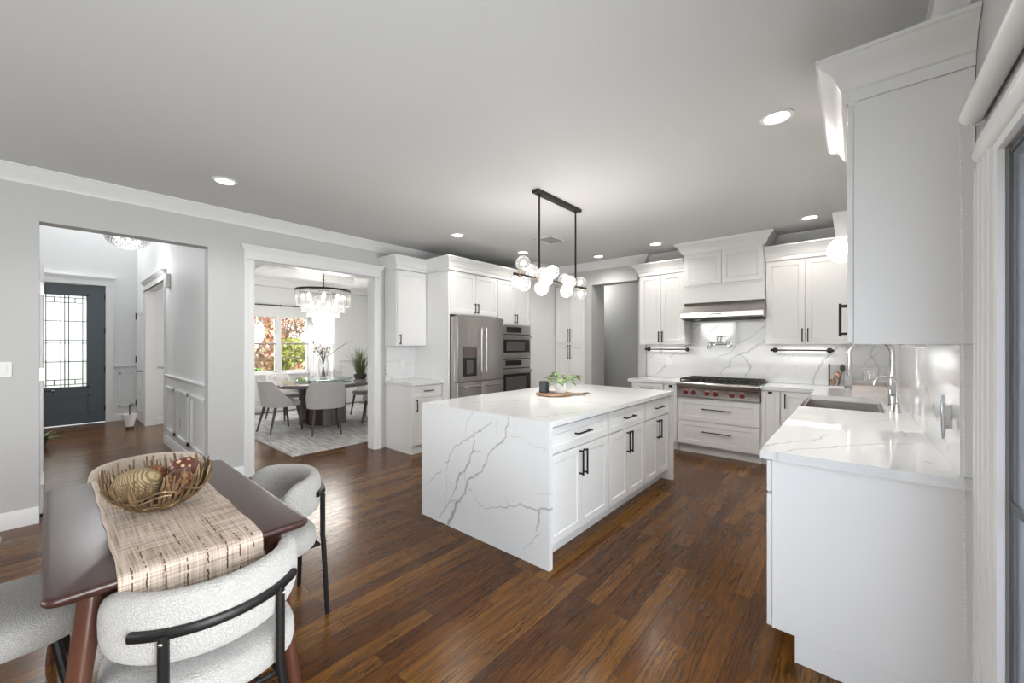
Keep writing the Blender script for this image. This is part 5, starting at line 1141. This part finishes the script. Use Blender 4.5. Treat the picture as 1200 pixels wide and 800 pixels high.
# ================================================================== DINING ROOM
DC = Vector((-7.15, 3.15, 0.012))
b = MB(); b.box(-8.95, -5.285, 1.945, 4.75, 0.0, 0.011); tag(b.obj('rug', rug_m), 'pale grey streaked rug beneath the dining room table', 'rug')
t = thing('round_table', 'large round grey table on a curved pedestal in the dining room', 'table', DC, 0)
b = MB(); b.lathe([(0.80, 0.672), (0.865, 0.682), (0.87, 0.70), (0.87, 0.725), (0.862, 0.736), (0.845, 0.738)], (0, 0, 0), 72); b.obj('tabletop', greytop_m, t)
b = MB(); b.lathe([(0.27, 0.0), (0.27, 0.672)], (0, 0, 0), 40); b.obj('inner_drum', brownwood_m, t)
for a0 in (math.radians(-8), math.radians(205)):
    b = MB(); aw = math.radians(74)
    ring = [(0.39 * math.cos(a0 + aw * i / 16 - 0.3), 0.39 * math.sin(a0 + aw * i / 16 - 0.3)) for i in range(17)] + [(0.34 * math.cos(a0 + aw * i / 16 - 0.3), 0.34 * math.sin(a0 + aw * i / 16 - 0.3)) for i in range(16, -1, -1)]
    b.loft([[(x, y, 0.0) for x, y in ring], [(x, y, 0.672) for x, y in ring]]); b.obj('curved_panel', greywood_m, t)
t = thing('lazy_susan', 'round glass turntable on the dining room table', 'turntable', DC + Vector((-0.05, 0.02, 0.738)), 0)
b = MB(); b.lathe([(0.10, 0.0), (0.10, 0.03)], (0, 0, 0), 28); b.obj('base', teal_m, t)
b = MB(); b.lathe([(0.46, 0.03), (0.465, 0.034), (0.465, 0.042), (0.46, 0.046)], (0, 0, 0), 56); b.obj('glass_disc', teal_m, t)
VZ = DC + Vector((-0.05, 0.02, 0.785))
b = MB(); b.lathe([(0.05, 0.0), (0.062, 0.02), (0.085, 0.15), (0.09, 0.25), (0.07, 0.36), (0.062, 0.40)], (VZ.x, VZ.y, VZ.z), 28, caps=False); b.lathe([(0.05, 0.0), (0.048, 0.012)], (VZ.x, VZ.y, VZ.z), 28)
tag(b.obj('glass_vase', glass_m), 'tall clear glass vase on the dining room turntable', 'vase')
t = thing('branch_bouquet', 'pale blossom branches standing in the tall glass vase', 'branches', VZ + Vector((0, 0, 0.02)), 0)
rnd = random.Random(21); b = MB(); bp = MB()
for k in range(11):
    a = rnd.uniform(0, 2 * PI); sp = rnd.uniform(0.03, 0.24); h = rnd.uniform(0.48, 0.66)
    if k == 0: a, sp, h = math.radians(50), 0.52, 0.66
    tip = Vector((sp * math.cos(a), sp * math.sin(a), h)); P_ = [Vector((-0.03 * math.cos(a), -0.03 * math.sin(a), 0.0)), Vector((0.02 * math.cos(a), 0.02 * math.sin(a), 0.33)), tip * 0.8 + Vector((0, 0, 0.10)), tip + Vector((0, 0, 0.0 if k else -0.02))]
    b.tube(P_, [0.006, 0.005, 0.004, 0.002], 6)
    if k:
        for q in range(16):
            c = P_[1].lerp(tip, rnd.uniform(0.45, 1.05)) + Vector((rnd.gauss(0, 0.03), rnd.gauss(0, 0.03), rnd.gauss(0, 0.03)))
            leaf(bp, c, Vector((rnd.gauss(0, 1), rnd.gauss(0, 1), rnd.gauss(0.3, 1))), Vector((0, 0, 1)), rnd.uniform(0.035, 0.06), rnd.uniform(0.010, 0.018))
b.obj('stems', bark_m, t); bp.obj('blossoms', petal_m, t)
t = thing('grass_plant', 'tall grassy plant in a dark low pot at the right of the dining table', 'plant', (-7.12, 3.83, 0.75), 0)
b = MB(); b.lathe([(0.09, 0.0), (0.115, 0.03), (0.12, 0.09), (0.11, 0.09), (0.105, 0.07)], (0, 0, 0), 28); b.obj('pot', slate_m, t)
b = MB()
for k in range(150):
    a = rnd.uniform(0, 2 * PI); r0 = rnd.uniform(0, 0.08); sp = abs(rnd.gauss(0, 0.17)) + 0.02; h = rnd.uniform(0.32, 0.60) - sp * 0.35
    p0 = Vector((r0 * math.cos(a), r0 * math.sin(a), 0.07)); p1 = p0 + Vector((sp * 0.35 * math.cos(a), sp * 0.35 * math.sin(a), h * 0.6)); p2 = p0 + Vector((sp * math.cos(a), sp * math.sin(a), h)); s_ = Vector((-math.sin(a), math.cos(a), 0))
    r = [(p0 - s_ * 0.006, p0 + s_ * 0.006), (p1 - s_ * 0.005, p1 + s_ * 0.005), (p2 - s_ * 0.0008, p2 + s_ * 0.0008)]
    V_ = [[b.bm.verts.new(q) for q in pr_] for pr_ in r]
    for i in range(2): b.bm.faces.new((V_[i][0], V_[i][1], V_[i + 1][1], V_[i + 1][0]))
b.obj('blades', grassp_m, t)

def make_side_chair(label, loc, rz):
    t_ = thing('upholstered_chair', label, 'chair', loc, rz, 'grey chairs around the round table')
    b_ = MB(); rings = []
    for f, z in ((0.82, 0.395), (0.97, 0.402), (1.0, 0.43), (0.97, 0.468), (0.8, 0.482), (0.3, 0.486)):
        rings.append([(0.235 * f * math.copysign(abs(math.cos(a)) ** 0.6, math.cos(a)), 0.02 + 0.235 * f * math.copysign(abs(math.sin(a)) ** 0.6, math.sin(a)), z) for a in [2 * PI * j / 32 for j in range(32)]])
    b_.loft(rings); b_.obj('seat', fabric_m, t_, angle=80)
    b_ = MB(); outer = []; NA, NZ = 28, 9; A = math.radians(92)
    def pt(i, j, off):
        u = -1 + 2 * i / NA; a = -PI / 2 + A * u; top = 0.80 - 0.27 * max(0, (abs(u) - 0.42) / 0.58) ** 1.5 + 0.015 * (min(1, abs(u) / 0.35)) * (1 if abs(u) < 0.6 else 0)
        z = 0.40 + (top - 0.40) * j / NZ; rr = 0.255 + off + 0.015 * (j / NZ)
        px = rr * math.copysign(abs(math.cos(a)) ** 0.72, math.cos(a)); py = rr * math.copysign(abs(math.sin(a)) ** 0.72, math.sin(a))
        return (px, py + 0.02 - 0.05 * (j / NZ) ** 1.3, z)
    O = [[b_.bm.verts.new(pt(i, j, 0.018)) for j in range(NZ + 1)] for i in range(NA + 1)]; I = [[b_.bm.verts.new(pt(i, j, -0.018)) for j in range(NZ + 1)] for i in range(NA + 1)]
    for i in range(NA):
        for j in range(NZ):
            b_.bm.faces.new((O[i][j], O[i + 1][j], O[i + 1][j + 1], O[i][j + 1])); b_.bm.faces.new((I[i][j], I[i][j + 1], I[i + 1][j + 1], I[i + 1][j]))
        b_.bm.faces.new((O[i][NZ], O[i + 1][NZ], I[i + 1][NZ], I[i][NZ])); b_.bm.faces.new((O[i][0], I[i][0], I[i + 1][0], O[i + 1][0]))
    for i in (0, NA):
        for j in range(NZ): b_.bm.faces.new((O[i][j], O[i][j + 1], I[i][j + 1], I[i][j]))
    b_.obj('backrest', fabric_m, t_, angle=70, bevel=0.008)
    for sx in (-1, 1):
        for sy, y0, y1 in ((1, 0.17, 0.235), (-1, -0.17, -0.27)):
            b_ = MB(); b_.tube([(sx * 0.165, y0, 0.40), (sx * 0.20, y1, 0.0)], [0.022, 0.012], 12); b_.obj('leg', chairleg_m, t_)
    return t_
def face_to(px, py): return math.atan2(DC.y - py, DC.x - px) - PI / 2
sc0 = make_side_chair('light grey upholstered chair with its back to the kitchen, in front of the pedestal', (-6.33, 2.83, 0.0135), face_to(-6.33, 2.83))
for lb, x, y in (('grey upholstered chair at the left of the round table, seen from its side', -7.03, 2.42), ('grey upholstered chair on the far left of the round table, partly behind the left chair', -8.05, 2.85), ('grey upholstered chair at the right of the round table by the casing', -6.50, 3.84), ('grey upholstered chair at far right of the round table below the grassy plant', -7.38, 4.12)):
    c = copy_tree(sc0); c.location = (x, y, 0.0135); c.rotation_euler = (0, 0, face_to(x, y)); c['label'] = lb

# tiered crystal chandelier
CZ = 2.33; cc = Vector((DC.x, DC.y, 0))
t = thing('chandelier', 'tiered round crystal chandelier over the dining room table', 'chandelier', (DC.x, DC.y, CE), 0)
z0 = CZ - CE
b = MB(); b.lathe([(0.065, -0.03), (0.07, -0.02), (0.07, 0.0)], (0, 0, 0), 24); b.obj('canopy', dark_m, t)
b = MB(); b.tube([(0, 0, -0.03), (0, 0, z0 + 0.03)], 0.011, 10)
for k in range(5): b.sphere((0, 0, -0.08 - k * 0.06), 0.018, 10, 8)
b.obj('stem', dark_m, t)
b = MB(); b.lathe([(0.435, 0.0), (0.45, 0.0), (0.45, 0.035), (0.435, 0.035)], (0, 0, z0), 56, caps=False); b.lathe([(0.435, 0.035), (0.435, 0.0)], (0, 0, z0), 56, caps=False)
for k in range(6): b.tube([(0.44 * math.cos(k * PI / 3), 0.44 * math.sin(k * PI / 3), z0 + 0.02), (0, 0, z0 + 0.03)], 0.008, 6)
b.obj('ring', dark_m, t)
TI = [(0.435, -0.005, 0.26, 66), (0.35, -0.12, 0.24, 54), (0.26, -0.24, 0.21, 40), (0.165, -0.34, 0.20, 26), (0.065, -0.45, 0.17, 12)]
cr = []
for r, zt_, ln, n in TI:
    for k in range(n):
        a = 2 * PI * (k + 0.5) / n; cr.append((r, a, zt_, ln, 2 * PI * r / n))
to_cam = math.atan2(-DC.y, -DC.x)
cr.sort(key=lambda q: -(q[0] * math.cos(q[1] - to_cam) * 1.0 + (0.25 if q[0] < 0.3 else 0)))
def crystal(b_, q):
    r, a, zt_, ln, wd = q; d = Vector((math.cos(a), math.sin(a), 0)); s_ = Vector((-math.sin(a), math.cos(a), 0)); w_ = wd * 0.44
    P0 = [d * r + s_ * w_, d * (r + 0.010), d * r - s_ * w_, d * (r - 0.010)]
    b_.loft([[(p.x, p.y, z0 + zt_) for p in P0], [(p.x, p.y, z0 + zt_ - ln * 0.94) for p in P0], [(p.x * 0.3 + d.x * r * 0.7, p.y * 0.3 + d.y * r * 0.7, z0 + zt_ - ln) for p in P0]])
for q in cr[:100]:
    b = MB(); crystal(b, q); b.obj('crystal', crystal_m, t, smooth=False)
b = MB()
for q in cr[100:]: crystal(b, q)
o = b.obj('crystal_drops', crystal_m, t, smooth=False); o['kind'] = 'stuff'
for k in range(16):
    a = 2 * PI * k / 16; rr = 0.32 if k % 2 else 0.20; b = MB(); b.sphere((rr * math.cos(a), rr * math.sin(a), z0 - 0.10 - (0.13 if k % 2 == 0 else 0)), 0.034, 10, 8, (1, 1, 1.6)); b.obj('bulb', crysglow_m, t)
d = bpy.data.lights.new('chandelier_light', 'POINT'); d.energy = 75; d.shadow_soft_size = 0.4; d.color = (1, 0.96, 0.9)
o = bpy.data.objects.new('chandelier_light', d); COL.objects.link(o); o.parent = t; o.location = (0, 0, z0 - 0.62)

# curtain rod and sheer curtain
t = thing('curtain_rod', 'thin dark curtain rod above the dining room window', 'curtain rod', (-9.17, 3.2, 2.215), 0)
b = MB(); b.tube([(0, -1.0, 0), (0, 1.25, 0)], 0.012, 10); b.obj('rod', dark_m, t)
for y in (-0.98, -0.05, 1.1): b = MB(); b.tube([(0, y, 0), (-0.078, y, 0)], 0.008, 8); b.sphere((0, y, 0), 0.02, 10, 8); b.obj('bracket', dark_m, t)
b = MB(); n = 60
front_ = [(-9.165 + 0.026 * math.sin(i / n * 2 * PI * 8), 3.72 + 0.53 * i / n) for i in range(n + 1)]
rows = [[b.bm.verts.new((x, y, z)) for x, y in front_] for z in (0.03, 2.20)]
for i in range(n): b.bm.faces.new((rows[0][i], rows[0][i + 1], rows[1][i + 1], rows[1][i]))
o = b.obj('curtain', sheer_m, angle=80); s_ = o.modifiers.new('thick', 'SOLIDIFY'); s_.thickness = 0.003; tag(o, 'white sheer curtain gathered at the right of the dining window', 'curtain')

# ================================================================== FOYER
t = thing('foyer_chandelier', 'crystal bowl ceiling light hanging in the foyer', 'chandelier', (-7.5, 0.675, 4.9), 0)
b = MB(); b.tube([(0, 0, -2.02), (0, 0, 0)], 0.01, 8); b.lathe([(0.06, -0.02), (0.06, 0.0)], (0, 0, 0), 20); b.obj('stem', chrome_m, t)
b = MB(); b.lathe([(0.225, -2.03), (0.235, -2.03), (0.235, -2.0), (0.225, -2.0)], (0, 0, 0), 40); b.obj('ring', chrome_m, t)
b = MB(); rnd = random.Random(4)
for k in range(240):
    ph = math.acos(1 - (k + 0.5) / 240); a = k * 2.39996; r = 0.225
    p = (r * math.sin(ph) * math.cos(a), r * math.sin(ph) * math.sin(a), -2.03 - 0.16 * math.cos(ph))
    b.sphere(p, 0.017, 6, 4)
o = b.obj('crystal_beads', crystal_m, t, smooth=False); o['kind'] = 'stuff'
for k in range(5): b = MB(); a = 2 * PI * k / 5; b.sphere((0.11 * math.cos(a), 0.11 * math.sin(a), -2.09), 0.026, 10, 8); b.obj('bulb', emis('foyer_bulb', (1, 0.96, 0.9), 3), t)
d = bpy.data.lights.new('foyer_light', 'POINT'); d.energy = 9; d.shadow_soft_size = 0.15
o = bpy.data.objects.new('foyer_light', d); COL.objects.link(o); o.parent = t; o.location = (0, 0, -2.35)
t = thing('floor_planter', 'small pale pot with green moss on the foyer floor', 'pot', (-9.12, 0.84, 0), 0)
b = MB(); b.lathe([(0.05, 0.04), (0.09, 0.21), (0.095, 0.24), (0.085, 0.24), (0.08, 0.20)], (0, 0, 0), 24); b.obj('pot', ceramic_m, t)
b = MB(); b.lathe([(0.055, 0.0), (0.05, 0.04)], (0, 0, 0), 20); b.obj('foot', leg_m, t)
b = MB(); b.sphere((0, 0, 0.20), 0.075, 16, 8, (1, 1, 0.3)); b.obj('moss', yelleaf_m, t)
b = MB(); b.tube([(0, 0, 0.21), (0.0, 0.0, 0.40)], 0.008, 8); b.obj('wick_stem', bark_m, t)
t = thing('foyer_plant', 'low green plant beside the open door at the foyer edge', 'plant', (-8.3, -0.12, 0), 0)
b = MB(); b.lathe([(0.06, 0.0), (0.09, 0.14), (0.08, 0.14), (0.075, 0.11)], (0, 0, 0), 20); b.obj('pot', slate_m, t)
b = MB(); rnd = random.Random(9)
for k in range(40):
    a = rnd.uniform(0, 2 * PI); leaf(b, Vector((0.03 * math.cos(a), 0.03 * math.sin(a), 0.11)), Vector((math.cos(a), math.sin(a), rnd.uniform(0.3, 1.6))), Vector((0, 0, 1)), rnd.uniform(0.12, 0.24), 0.014, 0.4)
b.obj('leaves', greenleaf_m, t)

# roller blind above the patio door, with its bead chain
t = thing('roller_blind', 'white rolled blind and bead chain above the patio door at right edge', 'blind', (0.297, 0.6, 2.155), 0)
b = MB(); k = 20
b.loft([[(0.030 * math.cos(2 * PI * j / k), y, 0.030 * math.sin(2 * PI * j / k)) for j in range(k)] for y in (-1.35, 1.41)]); b.obj('roll', trim_m, t)
b = MB(); b.box(0.0, 0.0325, 1.41, 1.425, -0.03, 0.032); b.obj('bracket', trim_m, t); b = MB(); b.box(0.0, 0.0325, -1.365, -1.35, -0.03, 0.032); b.obj('bracket', trim_m, t)
b = MB(); rnd = random.Random(2)
ch_path = [Vector((-0.020, 1.45, -0.01)), Vector((-0.004, 1.47, -1.86)), Vector((0.004, 1.47, -1.90)), Vector((0.012, 1.47, -1.86)), Vector((0.012, 1.45, -0.01))]
for p, q in zip(ch_path, ch_path[1:]):
    n = max(2, int((q - p).length / 0.0085))
    for i in range(n): b.sphere(p.lerp(q, i / n), 0.0032, 6, 4)
b.tube(ch_path, 0.0012, 5)
o = b.obj('bead_chain', bead_m, t); o['kind'] = 'stuff'

# ================================================================== OUTSIDE
def shrub(name, label, x, y, h, r, m_, n, seed, trunk=0.5, cone=False, grp='garden trees beyond the dining window'):
    t_ = thing(name, label, 'tree', (x, y, -0.12), 0, grp); rn_ = random.Random(seed); b_ = MB()
    for k in range(n):
        while True:
            p = Vector((rn_.uniform(-1, 1), rn_.uniform(-1, 1), rn_.uniform(-1, 1)))
            if 0.35 < p.length < 1 and (rn_.random() < p.length): break
        if cone: f = 1 - (p.z + 1) / 2; p.x *= f; p.y *= f
        c = Vector((p.x * r, p.y * r, trunk + (h - trunk) * (p.z + 1) / 2)); s_ = rn_.uniform(0.05, 0.10)
        d = Vector((rn_.gauss(0, 1), rn_.gauss(0, 1), rn_.gauss(0, 1))).normalized(); e = d.cross(Vector((0.2, 0.5, 1))).normalized()
        b_.quad([c - d * s_, c + e * s_ * 0.6, c + d * s_, c - e * s_ * 0.6])
    b_.obj('foliage', m_, t_, smooth=False)
    b_ = MB(); b_.tube([(0, 0, 0), (0.05, 0.03, trunk), (0.0, 0.05, h * 0.75)], [0.07, 0.05, 0.02], 8)
    for k in range(6):
        a = k * 1.05; b_.tube([(0.03, 0.03, trunk * 0.9), (r * 0.45 * math.cos(a), r * 0.45 * math.sin(a), trunk + (h - trunk) * 0.5)], [0.03, 0.01], 6)
    b_.obj('trunk', bark_m, t_)
shrub('autumn_tree', 'red-orange autumn tree filling the left dining window', -13.0, 3.55, 3.3, 0.98, redleaf_m, 4200, 1)
shrub('autumn_shrub', 'low russet shrub at the foot of the right dining window', -12.2, 5.0, 1.0, 0.62, redleaf_m, 1800, 2, 0.2)
shrub('autumn_tree', 'thin red tree at the top of the right dining window', -16.6, 5.75, 3.5, 0.9, redleaf_m, 1700, 3, 1.6)
shrub('garden_shrub', 'yellow-green shrub in the middle of the right dining window', -13.9, 5.15, 1.75, 0.75, yelleaf_m, 2600, 4, 0.2)
shrub('cypress', 'green conical conifer at the right edge of the dining window', -15.0, 6.55, 3.0, 0.75, greenleaf_m, 4200, 5, 0.1, True)
shrub('garden_shrub', 'dark green shrub below the red tree in the left dining window', -11.3, 3.15, 0.95, 0.5, greenleaf_m, 1200, 6, 0.2)
